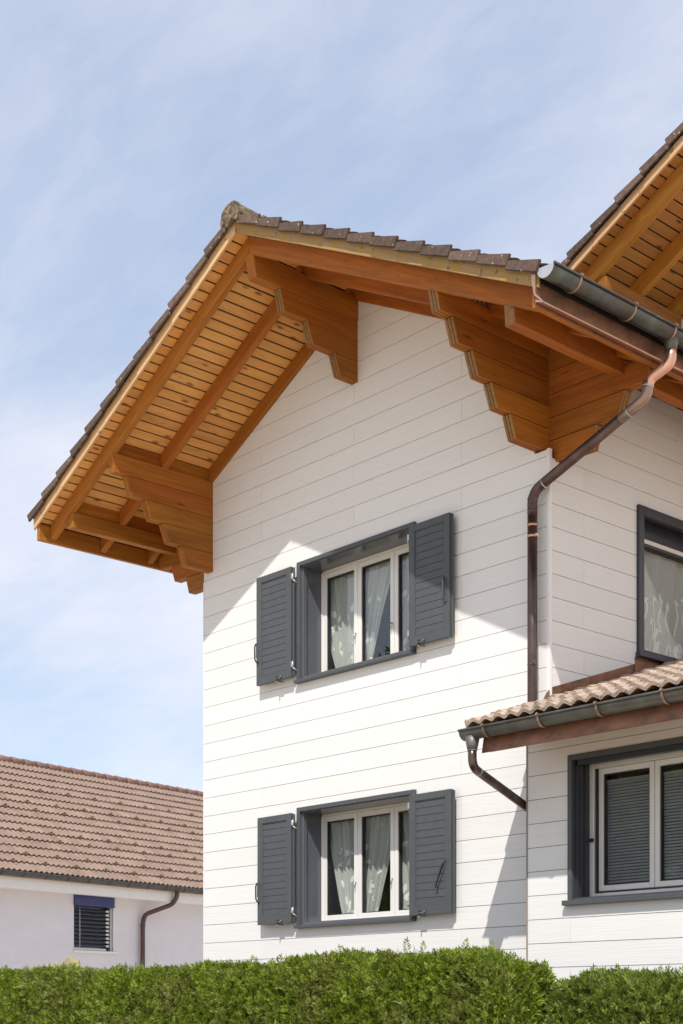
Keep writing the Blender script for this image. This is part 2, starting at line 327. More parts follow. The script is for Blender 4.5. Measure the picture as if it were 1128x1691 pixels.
# window openings (x0,x1,z0,z1) in each wall
UPW, LOW = (-3.27, -1.645, 3.345, 4.505), (-3.27, -1.645, 0.845, 2.003)
EXW = (0.496, 2.116, 0.875, 2.02)
SDW = (1.26, 2.72, 3.235, 4.535)          # y range on the side wall
EXY = -0.300                              # annex front
def cut_spans(a, b, holes):
    sp = [(a, b)]
    for h0, h1 in holes:
        n = []
        for s0, s1 in sp:
            if h1 <= s0 or h0 >= s1: n.append((s0, s1)); continue
            if h0 > s0: n.append((s0, h0))
            if h1 < s1: n.append((h1, s1))
        sp = n
    return [s for s in sp if s[1] - s[0] > .01]
def siding(parent, kind, a0, a1, zlo, zhi, holes, joints, m, pos, topf=None, botf=None, z_off=0.0):
    """boards one by one. kind 'y': wall in plane y = pos facing -y; 'x': plane x = pos facing +x"""
    G, T = .0035, .016
    for k, c in enumerate(COURSE):
        z0, z1 = c + z_off + G, c + z_off + P0 - G * .4
        if z1 <= zlo + .02 or z0 >= zhi: continue
        z0, z1 = max(z0, zlo), min(z1, zhi)
        segs = set([a0, a1]); js = [j for i, j in enumerate(joints) if i % 2 == k % 2 and a0 + .1 < j < a1 - .1]
        edges = [a0] + sorted(js) + [a1]
        # a hole that covers only a part of the course height is cut as strips
        zc = sorted({z0, z1} | {h[i] for h in holes for i in (2, 3) if z0 + .004 < h[i] < z1 - .004})
        for e0, e1 in zip(edges[:-1], edges[1:]):
            s0, s1 = e0 + (.0012 if e0 != a0 else 0), e1 - (.0012 if e1 != a1 else 0)
            V, F = [], []
            single = len(zc) == 2
            for za, zb in zip(zc[:-1], zc[1:]):
                mid = (za + zb) / 2
                for q0, q1 in cut_spans(s0, s1, [(h[0], h[1]) for h in holes if h[2] < mid < h[3]]):
                    def top(a): return min(zb, topf(a)) if topf else zb
                    def bot(a): return max(za, botf(a)) if botf else za
                    # split at ridge for gable tops
                    cuts = [q0] + ([XM] if topf and q0 < XM < q1 else []) + [q1]
                    # add slope crossing points
                    ext = []
                    for c0, c1 in zip(cuts[:-1], cuts[1:]):
                        ext.append(c0)
                        for fn, lv in ((topf, zb), (topf, za), (botf, za), (botf, zb)):
                            if fn:
                                f0, f1 = fn(c0) - lv, fn(c1) - lv
                                if f0 * f1 < 0: ext.append(c0 + (c1 - c0) * f0 / (f0 - f1))
                    ext.append(q1); ext = sorted(set(ext))
                    for p0, p1 in zip(ext[:-1], ext[1:]):
                        zz = [bot(p0), bot(p1), top(p1), top(p0)]
                        if (zz[2] - zz[1]) + (zz[3] - zz[0]) < .006 or p1 - p0 < .002: continue
                        zz[2] = max(zz[2], zz[1] + 1e-4); zz[3] = max(zz[3], zz[0] + 1e-4)
                        o = len(V)
                        for d in (0, T):
                            if kind == 'y': V += [(p0, pos + d, zz[0]), (p1, pos + d, zz[1]), (p1, pos + d, zz[2]), (p0, pos + d, zz[3])]
                            else: V += [(pos - d, p0, zz[0]), (pos - d, p1, zz[1]), (pos - d, p1, zz[2]), (pos - d, p0, zz[3])]
                        F += [tuple(i + o for i in f) for f in BF]
                    if single and V: mk('siding_board', V, F, m, parent); V, F = [], []
            if V: mk('siding_board', V, F, m, parent)
gable_top = lambda x: zr(x) - .012 if False else zr(x) + .05
# wall backing panels with real openings, boards as sub-parts
def wall_panel(name, kind, a0, a1, z0, z1, holes, pos, depth, topf=None):
    V, F = [], []
    xs = sorted({a0, a1} | {h[i] for h in holes for i in (0, 1) if a0 < h[i] < a1} | ({XM} if topf else set()))
    zs_ = sorted({z0, z1} | {h[i] for h in holes for i in (2, 3)})
    for p0, p1 in zip(xs[:-1], xs[1:]):
        for q0, q1 in zip(zs_[:-1], zs_[1:]):
            mx_, mz_ = (p0 + p1) / 2, (q0 + q1) / 2
            if any(h[0] < mx_ < h[1] and h[2] < mz_ < h[3] for h in holes): continue
            t0, t1 = q1, q1
            if topf and q1 == z1: t0, t1 = topf(p0), topf(p1)
            o = len(V)
            for d in (.017, depth):
                if kind == 'y': V += [(p0, pos + d, q0), (p1, pos + d, q0), (p1, pos + d, t1), (p0, pos + d, t0)]
                else: V += [(pos - d, p0, q0), (pos - d, p1, q0), (pos - d, p1, t1), (pos - d, p0, t0)]
            F += [tuple(i + o for i in f) for f in BF]
    return mk(name, V, F, backing, house)
gw = wall_panel('gable_wall', 'y', XL + .017, -.017, GZ, 5.6, [UPW, LOW, (-.165, -.0169, 4.775, 5.6)], 0, .20, lambda x: zr(x) + .04)
gw['label'] = 'white clad gable wall with two shuttered windows'
siding(gw, 'y', XL + .006, -.028, GZ, 8, [UPW, LOW, (-.168, 0, 4.77, 8)], [-3.914, -2.475, -1.03], siding_x, 0, lambda x: zr(x) + .03)
sw = wall_panel('side_wall', 'x', .22, 3.2, GZ, 5.62, [SDW], 0, .20); sw['label'] = 'white clad side wall above the annex roof'
AX = lambda y: 2.655 + .329 * y                        # annex roof line along the side wall
siding(sw, 'x', .028, 3.2, 2.3, 5.62, [SDW, (0, .174, 4.70, 8)], [.465, 1.9], siding_y, 0, None, lambda y: AX(y) + .075)
box('corner_trim', -.026, .009, -.009, .026, GZ, 4.775, trim_w, house, .002)
box('corner_trim', XL - .004, XL + .004, -.004, .03, GZ, 4.70, trim_w, house, .001)
box('left_wall', XL, XL + .012, .03, 3.2, GZ, 5.6, siding_y, house)
# annex
aw = wall_panel('annex_wall', 'y', .035, 4.2, GZ, 2.30, [EXW], EXY, .16); aw['label'] = 'white clad annex wall under the copper eaves'
siding(aw, 'y', .018, 4.2, GZ, 2.30, [EXW], [.474, 1.9, 3.3], siding_x, EXY, None, None, .021)
box('annex_side_wall', .004, .016, EXY + .004, -.001, GZ, 2.36, backing, house)
box('corner_trim', .002, .018, EXY - .004, EXY + .03, GZ, 2.22, mat('tan_corner_strip', (.30, .24, .20), None, var=0), house)

# ---- roof deck, soffit planks, rafters
roof = slab('gable_roof', XM - 3.60, XM, -1.44, 5.0, lambda x: zs(x) + .0075, lambda x: zs(x) + .095, mat('roof_underlay', (.008, .006, .005), None, var=0), house)
roof['label'] = 'brown tiled gable roof with deep timber eaves'
slab('roof_deck', XM, XM + 3.60, -1.44, 5.0, lambda x: zs(x) + .0075, lambda x: zs(x) + .095, MATS['roof_underlay'], roof)
PW, GAP = .10183, .0175
x = -3.184 + PW * 6.9
x = XM - .02
xj = -3.184 - PW * math.floor((-3.184 - XM) / PW + .999)
edges = [-3.184 + PW * i for i in range(-28, 8) if -3.184 + PW * i < XM]
for i, e in enumerate(edges):
    a, b = max(e + GAP / 2, XM - 3.52), min(e + PW - GAP / 2, XM)
    if b - a < .02: continue
    slab('soffit_plank', a, b, -1.449, .2, lambda x: zs(x), lambda x: zs(x) + .007, soffit_w, roof)
    a2, b2 = 2 * XM - b, 2 * XM - a
    slab('soffit_plank', a2, b2, -1.449, .2, lambda x: zs(x), lambda x: zs(x) + .007, soffit_w, roof)
RY = [(-1.313, -1.243), (-.672, -.60), (-.037, .034)]
for (y0, y1) in RY:
    slab('rafter', XM - 3.515, XM - .0015, y0, y1, zr, lambda x: zs(x) - .0015, wood_sl, roof, .005)
    slab('rafter', XM + .0015, XM + 3.515, y0, y1, zr, lambda x: zs(x) - .0015, wood_sr, roof, .005)
for y in (.6, 1.24, 1.88, 2.5):
    slab('rafter', XM + 2.0, XM + 3.515, y, y + .07, zr, lambda x: zs(x) - .0015, wood_x, roof, .005)
for sgn in (-1, 1):
    a, b = (XM - 3.60, XM - .001) if sgn < 0 else (XM + .001, XM + 3.60)
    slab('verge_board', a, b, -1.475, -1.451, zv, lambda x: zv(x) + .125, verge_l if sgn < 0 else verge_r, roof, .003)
    xf = XM + sgn * 3.52; xo = XM + sgn * 3.57
    box('fascia_board', min(xf, xo), max(xf, xo), -1.4495, 4.0, 5.118, 5.30, wood_y, roof, .004)
box('copper_fascia_sheet', 1.102, 1.108, -1.478, 4.0, 5.12, 5.36, copper_r, roof)
extrude('copper_fascia_drip', [(1.108, 5.140), (1.180, 5.112), (1.184, 5.118), (1.108, 5.160)], 'y', -1.478, 4.0, copper_n, roof)
extrude('copper_fascia_drip', [(1.074, 5.36), (1.074, 5.30), (1.1, 5.19), (1.18, 5.112), (1.186, 5.118), (1.112, 5.2), (1.112, 5.36)], 'y', -1.486, -1.4785, copper_n, roof)
extrude('copper_apron', [(1.109, 5.335), (1.109, 5.165), (1.178, 5.120), (1.1765, 5.124), (1.114, 5.170), (1.114, 5.335)], 'y', -1.477, 4.0, copper_r, roof)

# ---- stepped brackets: planks stacked in tiers, each of three laminations with a groove between
def ends(o, comp, sgn):
    if max(v.co.x for v in o.data.vertices) < XM - .3: return
    o.data.materials.append(wood_end)
    for p in o.data.polygons:
        if p.normal[comp] * sgn > .6: p.material_index = 1
def tier_along_y(x0, x1, yt, yb, yw, zb, zt, parent, m=None):
    zt -= .0045 if x0 > -1 else .0005
    w = (x1 - x0 - .012) / 3
    for i in range(3):
        a = x0 + i * (w + .006)
        ends(extrude('bracket_board', [(yt, zt), (yb, zb), (yw, zb), (yw, zt)], 'x', a, a + w, m or wood_y, parent, .0025), 1, -1)
    extrude('bracket_core', [(yt + .012, zt + .004), (yb + .012, zb + .012), (yw, zb + .012), (yw, zt + .004)], 'x', x0 + w - .001, x1 - w + .001, backing, parent)
def tier_along_x(y0, y1, xt, xb, xw, zb, zt, parent):
    zt -= .0045
    w = (y1 - y0 - .012) / 3; s = 1 if xt > xw else -1
    for i in range(3):
        a = y0 + i * (w + .006)
        ends(extrude('bracket_board', [(xt, zt), (xb, zb), (xw, zb), (xw, zt)], 'y', a, a + w, wood_x, parent, .0025), 0, s)
    extrude('bracket_core', [(xt - s * .012, zt + .004), (xb - s * .012, zb + .012), (xw, zb + .012), (xw, zt + .004)], 'y', y0 + w - .001, y1 - w + .001, backing, parent)
ATIER = [(-1.31, -1.262, 5.577, 5.768), (-1.12, -1.05, 5.377, 5.574), (-.886, -.812, 5.181, 5.374), (-.655, -.577, 4.985, 5.178), (-.42, -.348, 4.786, 4.982)]
def bracketA(x0, x1, label):
    br = thing_part('corner_bracket', x0, x1, label)
    for yt, yb, zb, zt in ATIER: tier_along_y(x0, x1, yt, yb, .16, zb, zt, br)
def thing_part(name, x0, x1, label):
    # purlin behind the tiers that carries them, mesh parent of the boards
    o = box(name, x0 + .034, x1 - .034, -.9, .2, 5.60, 5.74, backing, house); o['label'] = label; return o
bracketA(-.165, -.07, 'stepped timber bracket at the right corner of the gable')
bracketA(-4.865, -4.77, 'stepped timber bracket at the left corner of the gable')
BT = [(3.47, 3.42, 5.073, 5.268), (3.205, 3.13, 4.874, 5.070), (2.915, 2.855, 4.682, 4.871)]
for s, lb in ((1, 'stepped timber bracket under the right eave'), (-1, 'stepped timber bracket under the left eave')):
    xw = XM + s * 2.375
    br = box('eave_bracket', min(xw, XM + s * 2.6), max(xw, XM + s * 2.6), .112, .136, 4.9, 5.2, backing, house); br['label'] = lb
    for a, b, zb, zt in BT: tier_along_x(.076, .171, XM + s * a, XM + s * b, xw, zb, zt, br)
    for zb_, zt_ in ((5.271, 5.463), (5.469, 5.66)):
        d0, d1 = (6.925 - zb_) / SL, (6.925 - zt_) / SL
        extrude('bracket_board', [(XM + s * d1, zt_), (XM + s * d0, zb_), (xw, zb_), (xw, zt_)], 'y', .0765, .1705, wood_x, br, .0025)
rb = box('ridge_bracket', -2.482, -2.448, -.6, .2, 6.74, 6.9, backing, house); rb['label'] = 'stepped timber bracket under the ridge'
for yt, yb, zb, zt in [(-1.315, -1.27, 6.714, 6.93), (-.982, -.927, 6.514, 6.711), (-.648, -.57, 6.315, 6.511), (-.298, -.23, 6.116, 6.312)]:
    x0, x1 = (-2.515, -2.42) if zb < 6.7 else (-2.525, -2.41)
    if zb > 6.7: extrude('purlin_beam', [(yt, zt), (yb, zb), (.16, zb), (.16, zt)], 'x', x0, x1, wood_y, rb, .004)
    else: tier_along_y(x0, x1, yt, yb, .16, zb, zt, rb)
# ---- outer purlins and blocking boards between the rafters
for s in (-1, 1):
    xc = XM + s * 3.15
    ends(extrude('eave_purlin', [(-1.29, 5.36), (-1.275, 5.188), (4.0, 5.188), (4.0, 5.36)], 'x', xc - .05, xc + .05, wood_y, house, .005), 1, -1)
    for dxb, top in ((2.352, None), (3.15, None)):
        xb = XM + s * dxb
        for (a, b) in ((-1.243, -.672), (-.60, -.037)):
            f0 = lambda x: (5.7695 if dxb < 3 else 5.3615)
            slab('blocking_board', xb - .012, xb + .012, a + .002, b - .002, f0, lambda x: zs(x) - .002, wood_y, house)
# ---- wire combs that keep birds out, right eave
for (xc, y0, n, z0) in ((-.075, -1.21, 10, 5.77), (.72, -1.20, 11, 5.36), (.72, -.57, 10, 5.36)):
    tubes('bird_comb', [([(xc, y0 + i * .052, z0), (xc + .012, y0 + i * .052 + .012, z0 + .15)], .0016) for i in range(n)] +
          [([(xc, y0 - .02, z0 + .003), (xc, y0 + n * .052, z0 + .003)], .004)], zinc, house, 5)

# ---- roof tiles of the wing
TL, TE, TW = .40, .3306, .30
def tile_mesh(name, m, flap=None, w=TW, length=TL, amp=.021, nu=12, thick=.017, tilt=.034, fl=.066):
    us = [w * i / nu for i in range(nu + 1)]
    prof = [amp * (0.5 + 0.5 * math.cos(4 * math.pi * u / w + math.pi)) ** .8 for u in us]
    V, F = [], []
    rows = [(0.0, tilt), (.02, tilt), (length, 0.0)]
    n = nu + 1
    for v, lift in rows:
        for u, pz in zip(us, prof): V.append((u, v, pz + lift))
    for v, lift in rows:
        for u, pz in zip(us, prof): V.append((u, v, pz + lift - thick))
    R = len(rows)
    for r in range(R - 1):
        for i in range(nu):
            F.append((r * n + i, r * n + i + 1, (r + 1) * n + i + 1, (r + 1) * n + i))
            o = R * n; F.append((o + r * n + i, o + (r + 1) * n + i, o + (r + 1) * n + i + 1, o + r * n + i + 1))
    o = R * n
    for i in range(nu):
        F.append((i, o + i, o + i + 1, i + 1)); j = (R - 1) * n + i; F.append((j, j + 1, o + j + 1, o + j))
    for r in range(R - 1):
        F.append((r * n, (r + 1) * n, o + (r + 1) * n, o + r * n)); j = nu; F.append((r * n + j, o + r * n + j, o + (r + 1) * n + j, (r + 1) * n + j))
    if flap is not None:
        u0, u1 = (-.02, .0) if flap == 0 else (w, w + .02)
        b = len(V)
        l2 = TE + .006
        fo = -.006 if flap == 0 else .006
        V += [(u0 + (fo if flap == 0 else 0), 0, tilt - fl), (u1 + (fo if flap else 0), 0, tilt - fl), (u1, l2, tilt * .15 - fl + .012), (u0, l2, tilt * .15 - fl + .012), (u0 + (fo if flap == 0 else 0), 0, tilt + .024), (u1 + (fo if flap else 0), 0, tilt + .024), (u1, l2, tilt * .15 + .014), (u0, l2, tilt * .15 + .014)]
        F += [tuple(i + b for i in f) for f in BF]
    me = bpy.data.meshes.new(name); me.from_pydata(V, [], F)
    bm = bmesh.new(); bm.from_mesh(me); bmesh.ops.recalc_face_normals(bm, faces=bm.faces)
    if flap is not None:
        es = [e for e in bm.edges if len(e.link_faces) == 2 and all(v.index >= b for v in e.verts) and e.calc_face_angle(0) > .6]
        bmesh.ops.bevel(bm, geom=es, offset=.006, segments=2, affect='EDGES')
    bm.to_mesh(me); bm.free(); me.materials.append(m); return me
def join_mesh(name, me, mats_, m, parent, kind=None):
    nv = len(me.vertices); co = np.empty(nv * 3); me.vertices.foreach_get('co', co); co = co.reshape(-1, 3)
    fs = [tuple(p.vertices) for p in me.polygons]
    V, F = [], []
    for k, M4 in enumerate(mats_):
        A = np.array(M4); V.append(co @ A[:3, :3].T + A[:3, 3]); F += [tuple(i + k * nv for i in f) for f in fs]
    V = np.concatenate(V)
    me2 = bpy.data.meshes.new(name); me2.from_pydata(V.tolist(), [], F); me2.materials.append(m)
    o = bpy.data.objects.new(name, me2); COL.objects.link(o); attach(o, parent)
    if kind: o['kind'] = kind
    return o
cs, sn = 1 / math.hypot(1, SL), SL / math.hypot(1, SL)
t_mid, t_r, t_l = tile_mesh('roof_tile', tile_br), tile_mesh('verge_tile', tile_br, 0), tile_mesh('verge_tile', tile_br, 1)
z_tile = lambda d: 7.205 - SL * d                     # underside plane of the tiles
rest = []
jit = lambda a: random.uniform(-a, a)
for i in range(12):
    d = 3.635 - i * TE * cs - (.0 if i else .0)
    if d < .25: break
    for j in range(19):
        y = -1.500 + j * TW
        mr_ = basis((0, 1, 0), (-cs, 0, sn), (sn, 0, cs), (XM + d, y + jit(.003), z_tile(d) + jit(.002)))
        ml_ = basis((0, -1, 0), (cs, 0, sn), (-sn, 0, cs), (XM - d, y + TW + jit(.003), z_tile(d) + jit(.002)))
        if j == 0:
            a = basis((0, 1, 0), (-cs, 0, sn), (sn, 0, cs), (XM + d + jit(.006), y + jit(.005), z_tile(d) + jit(.004))) @ Matrix.Rotation(jit(.018), 4, 'Z') @ Matrix.Rotation(jit(.014), 4, 'X')
            inst('verge_tile', t_r, a, roof); inst('verge_tile', t_l, ml_ @ Matrix.Translation((jit(.005), jit(.006), jit(.004))) @ Matrix.Rotation(jit(.018), 4, 'Z') @ Matrix.Rotation(jit(.014), 4, 'X'), roof)
        elif i == 0 and j < 13: inst('eave_tile', t_mid, mr_, roof); rest.append(ml_)
        else: rest += [mr_, ml_]
join_mesh('roof_tiling', t_mid, rest, tile_br, roof, 'stuff')
# ridge caps
def ridge_cap(y0, y1, m, big=0, sub=0):
    o_ = [(-.12, -.150), (-.132, -.09), (-.108, .0), (-.05, .042), (.05, .042), (.108, .0), (.132, -.09), (.12, -.150), (.11, -.11), (.0, -.03), (-.11, -.11)]
    n = len(o_); V, F = [], []
    for k, y in enumerate(np.linspace(y0, y1, 5)):
        s = 1 + big * (.10 if k == 0 else 0)
        V += [(XM + p[0] * s + jit(.006) * sub, y, 7.262 + p[1] * s + jit(.008) * sub + .012 * (1 - k / 4)) for p in o_]
    for k in range(4): F += [(k * n + i, k * n + (i + 1) % n, (k + 1) * n + (i + 1) % n, (k + 1) * n + i) for i in range(n)]
    F += [tuple(range(n)), tuple(range(5 * n - 1, 4 * n - 1, -1))]
    return mk('ridge_tile', V, F, m, roof)
cap = ridge_cap(-1.53, -1.15, lichen, 1, 1); cap['label'] = 'ridge end tile crusted with lichen'
# closing disc of the ridge end, rough with moss
outl = [(-2.575, 7.215), (-2.552, 7.268), (-2.500, 7.302), (-2.440, 7.318), (-2.385, 7.296), (-2.342, 7.250), (-2.325, 7.180), (-2.362, 7.120), (-2.440, 7.165), (-2.525, 7.108)]
disc = extrude('ridge_end_disc', outl, 'y', -1.538, -1.502, lichen, roof)
bm = bmesh.new(); bm.from_mesh(disc.data)
bmesh.ops.bevel(bm, geom=bm.edges[:], offset=.006, segments=1, affect='EDGES')
bmesh.ops.triangulate(bm, faces=bm.faces[:]); bmesh.ops.subdivide_edges(bm, edges=bm.edges[:], cuts=3, use_grid_fill=True)
for v in bm.verts: v.co += Vector((jit(.0035), jit(.004), jit(.0035)))
bm.to_mesh(disc.data); bm.free()
for k in range(1, 6): ridge_cap(-1.18 + (k - 1) * .38, -.78 + (k - 1) * .38, tile_br)

# ---- gutters
def gutter_profile(cx, cz, r, flip=1, seg=14, th=.004):
    """half-round outline from back rim to front rim with a rolled bead at the front (+ side when flip = 1)"""
    out = [(cx - flip * r, cz + .012)] + [(cx - flip * r * math.cos(math.pi * i / seg), cz - r * math.sin(math.pi * i / seg)) for i in range(seg + 1)]
    bead = [(cx + flip * (r + .009 - .010 * math.cos(a)) - flip * 0, cz + .006 + .010 * math.sin(a)) for a in np.linspace(0, 1.6 * math.pi, 8)]
    inn = [(cx - flip * (r - th) * math.cos(math.pi * i / seg), cz - (r - th) * math.sin(math.pi * i / seg)) for i in range(seg + 1)][::-1]
    return out, inn, bead
def gutter(name, axis, a0, a1, c, cz, r, flip, m, parent, straps, label, capend=True, strap_m=None):
    strap_c = mat('tarnished_strap', (.26, .16, .12), (.42, .28, .21), (12, 12, 12), .45, metal=.5, var=.1)
    out, inn, bead = gutter_profile(c, cz, r, flip)
    o = extrude(name, out + inn, axis, a0, a1, m, parent); o['label'] = label
    for p in o.data.polygons: p.use_smooth = len(p.vertices) == 4
    P3 = (lambda p, a: (a, p[0], p[1])) if axis == 'x' else (lambda p, a: (p[0], a, p[1]))
    fr = (c + flip * (r + .006), cz + .004)
    tube('gutter_bead', [P3(fr, a0 - .004), P3(fr, a1)], .0095, m, o, 10)
    disc = [(c - flip * r, cz + .012)] + [(c - flip * r * math.cos(math.pi * i / 14), cz - r * math.sin(math.pi * i / 14)) for i in range(15)]
    if capend: extrude('gutter_end_cap', disc, axis, a0 - .004, a0 - .0005, strap_m or m, o)
    for s in straps:
        rr = r + .0045
        po = [(c - flip * rr * math.cos(math.pi * i / 14), cz - rr * math.sin(math.pi * i / 14)) for i in range(15)]
        pi_ = [(c - flip * (rr + .004) * math.cos(math.pi * i / 14), cz - (rr + .004) * math.sin(math.pi * i / 14)) for i in range(15)][::-1]
        po = po + [(c + flip * (r + .02), cz + .006), (c + flip * (r + .012), cz + .018), (c + flip * (r - .004), cz + .016), (c + flip * (r - .004), cz + .021), (c + flip * (r + .015), cz + .023), (c + flip * (r + .025), cz + .006)]
        extrude('gutter_strap', po + pi_, axis, s - .010, s + .010, strap_c if strap_m is None else strap_m, o)
    return o
wg = gutter('wing_gutter', 'y', -1.505, 4.0, 1.225, 5.343, .078, 1, patina_d, house, [-1.20, -.545, -.03, .55], 'patinated half round gutter along the right eave')
ag = gutter('annex_gutter', 'x', -.074, 4.2, -.968, 2.238, .072, -1, patina, house, [.19, .755, 1.315, 1.9], 'patinated half round gutter along the annex eave')
# the front disc of the wing gutter is paler metal
wg.children[1].data.materials.clear(); wg.children[1].data.materials.append(mat('pale_zinc_cap', (.46, .47, .49), (.56, .57, .59), (9, 9, 9), .35, metal=.5, var=0))

# ---- downpipes
PX, PY, PR = -.115, -.088, .043
out_y = .02
dp = tube('wing_downpipe', [(PX, PY, GZ), (PX, PY, 3.02), (PX, PY, 4.36)], PR, copper_d, house, 20); dp['label'] = 'dark copper downpipe on the gable corner'
top = Vector((1.225, out_y, 5.262)); j1 = Vector((1.225, out_y, 5.13)); j2 = Vector((1.07, -.06, 4.98)); j3 = Vector((1.06, -.065, 4.86)); bend = Vector((PX, PY, 4.455))
tube('pipe_outlet', [(1.225, out_y, 5.30), (1.225, out_y, 5.25), (1.225, out_y, 5.20)], [.062, .052, .047], patina, dp, 20)
tube('pipe_elbow', fillet([(1.225, out_y, 5.21), (1.225, out_y, 5.10), (1.075, -.055, 5.00), (1.06, -.06, 4.93)], [.07, .07]), .044, copper_n, dp, 20)
el = fillet([(1.065, -.058, 4.985), (1.05, -.062, 4.86), (.80, -.068, 4.764)], .13, 8)
tube('pipe_elbow', el, .0455, mat('tarnished_copper', (.27, .19, .16), (.40, .29, .24), (5, 5, 5), .35, metal=.7, var=.03), dp, 20)
diag = fillet([(.93, -.066, 4.815), (PX + .0, PY, 4.405), (PX, PY, 4.20)], .12, 8)
tube('pipe_run', diag, .0435, copper_d, dp, 20)
tube('pipe_seam', [Vector((.885, -.066, 4.797)), Vector((.878, -.066, 4.7942))], .0475, zinc, dp, 20)
tube('pipe_seam', [Vector((1.063, -.059, 4.955)), Vector((1.061, -.059, 4.945))], .0475, zinc, dp, 20)
dd = (Vector((.93, -.066, 4.815)) - bend).normalized(); q = Vector((PX, PY, 4.405)) + dd * .135
tube('pipe_seam', [q, q + dd * .006], .046, zinc, dp, 20)
tube('pipe_seam', [(PX, PY, 4.235), (PX, PY, 4.241)], .046, mat('seam_brown', (.2, .12, .09), None, var=0, metal=.5, rough=.4), dp, 20)
for z in (4.125, 4.03): tube('pipe_clamp', [(PX, PY, z - .011), (PX, PY, z + .011)], .0462, copper_n, dp, 20)
box('pipe_clamp_screw', PX + .03, PX + .062, PY - .02, PY + .005, 4.02, 4.04, copper_n, dp)
tube('pipe_seam', [(PX, PY, 2.93), (PX, PY, 2.936)], .0455, MATS['seam_brown'], dp, 20)
box('pipe_clamp_screw', PX + .028, PX + .05, PY - .045, PY - .02, 2.93, 2.965, copper_d, dp)
ap = tube('annex_downpipe', fillet([(.012, -.975, 2.10), (.012, -.975, 1.945), (-.085, -.11, 1.67), (-.085, -.11, 1.3), (-.085, -.11, GZ)], [.09, .06, .05]), .036, copper_d, house, 18)
ap['label'] = 'copper downpipe slanting from the annex gutter'
tube('pipe_outlet', [(.012, -.975, 2.19), (.012, -.975, 2.12), (.012, -.975, 2.075)], [.062, .048, .039], mat('outlet_grey', (.10, .095, .088), (.18, .17, .155), (9, 9, 9), .5, metal=.4, var=0), ap, 18)
tube('pipe_seam', [(.012, -.975, 2.085), (.012, -.975, 2.079)], .0405, zinc, ap, 18)
qa, qb = Vector((.012, -.975, 1.945)), Vector((-.085, -.11, 1.67)); dq = (qb - qa).normalized()
tube('pipe_seam', [qa + dq * .09, qa + dq * .096], .0375, zinc, ap, 18)

# ---- annex roof
AS = .329; ca_, sa_ = 1 / math.hypot(1, AS), AS / math.hypot(1, AS)
zt_a = lambda y: 2.605 + AS * y
aro = mk('annex_roof', [(-.02, -.95, zt_a(-.95) - .035), (4.2, -.95, zt_a(-.95) - .035), (4.2, 0, zt_a(0) - .035), (-.02, 0, zt_a(0) - .035), (-.02, -.95, zt_a(-.95) - .10), (4.2, -.95, zt_a(-.95) - .10), (4.2, 0, zt_a(0) - .10), (-.02, 0, zt_a(0) - .10)], BF, wood_x, house)
aro['label'] = 'weathered beige tiled lean-to roof of the annex'
mk('roof_deck', [(.03, .001, zt_a(0) - .035), (4.2, .001, zt_a(0) - .035), (4.2, 3.2, zt_a(3.2) - .035), (.03, 3.2, zt_a(3.2) - .035), (.03, .001, zt_a(0) - .10), (4.2, .001, zt_a(0) - .10), (4.2, 3.2, zt_a(3.2) - .10), (.03, 3.2, zt_a(3.2) - .10)], BF, wood_x, aro)
extrude('copper_fascia_sheet', [(-.915, 2.058), (-.905, 2.058), (-.865, 2.29), (-.875, 2.29)], 'x', .060, 4.2, copper_r, aro)
box('fascia_backing', .079, 4.2, -.864, -.82, 2.075, 2.30, wood_x, aro)
mk('annex_soffit', [(.08, -.80, 2.13), (4.2, -.80, 2.13), (4.2, EXY + .005, 2.30), (.08, EXY + .005, 2.30), (.08, -.80, 2.15), (4.2, -.80, 2.15), (4.2, EXY + .005, 2.32), (.08, EXY + .005, 2.32)], BF, wood_x, aro)
t_be = tile_mesh('annex_tile', tile_be, None, .27, .40, .031, 12, .030, .040); t_bv = tile_mesh('annex_verge_tile', tile_be, 0, .27, .40, .031, 12, .030, .040, .07)
rest = []
for i in range(11):
    y = -.985 + i * .335 * ca_
    for j in range(15):
        xx = -.035 + j * .27
        if y + .2 > 0 and j == 0: xx += .045
        M4 = basis((1, 0, 0), (0, ca_, sa_), (0, -sa_, ca_), (xx + jit(.004), y + jit(.006), zt_a(y) - .012 + jit(.004))) @ Matrix.Rotation(jit(.012), 4, 'Z')
        if j < 9: inst('annex_tile', t_bv if (j == 0 and y < -.1) else t_be, M4, aro)
        else: rest.append(M4)
join_mesh('annex_tiling', t_be, rest, tile_be, aro, 'stuff')
# copper flashing stepping up the side wall
for k in range(2):
    y0, y1 = -.06 + k * .62, -.06 + (k + 1) * .62 + .012
    xo = -.012 + .003 * (k % 2)
    V = [(xo, max(y0, .03), AX(max(y0, .03)) - .06), (xo, y1, AX(y1) - .06), (xo, y1, min(AX(y1) + .105, 3.185)), (xo, max(y0, .03), min(AX(max(y0, .03)) + .105, 3.185))]
    V += [(a + .002, b, c) for a, b, c in V]
    mk('copper_flashing', V, BF, copper_r, aro)
mk('copper_flashing', [(.001, 1.19, 2.98), (.001, 1.9, 3.10), (.001, 1.9, 3.188), (.001, 1.19, 3.188), (-.003, 1.19, 2.98), (-.003, 1.9, 3.10), (-.003, 1.9, 3.188), (-.003, 1.19, 3.188)], BF, copper_r, aro)
mk('copper_flashing', [(-.02, -.075, 2.60), (.07, -.09, 2.61), (.012, -.02, 2.71), (-.018, -.02, 2.69), (-.02, -.07, 2.585), (.07, -.085, 2.595), (.012, -.012, 2.70), (-.018, -.012, 2.68)], BF, copper_r, aro)

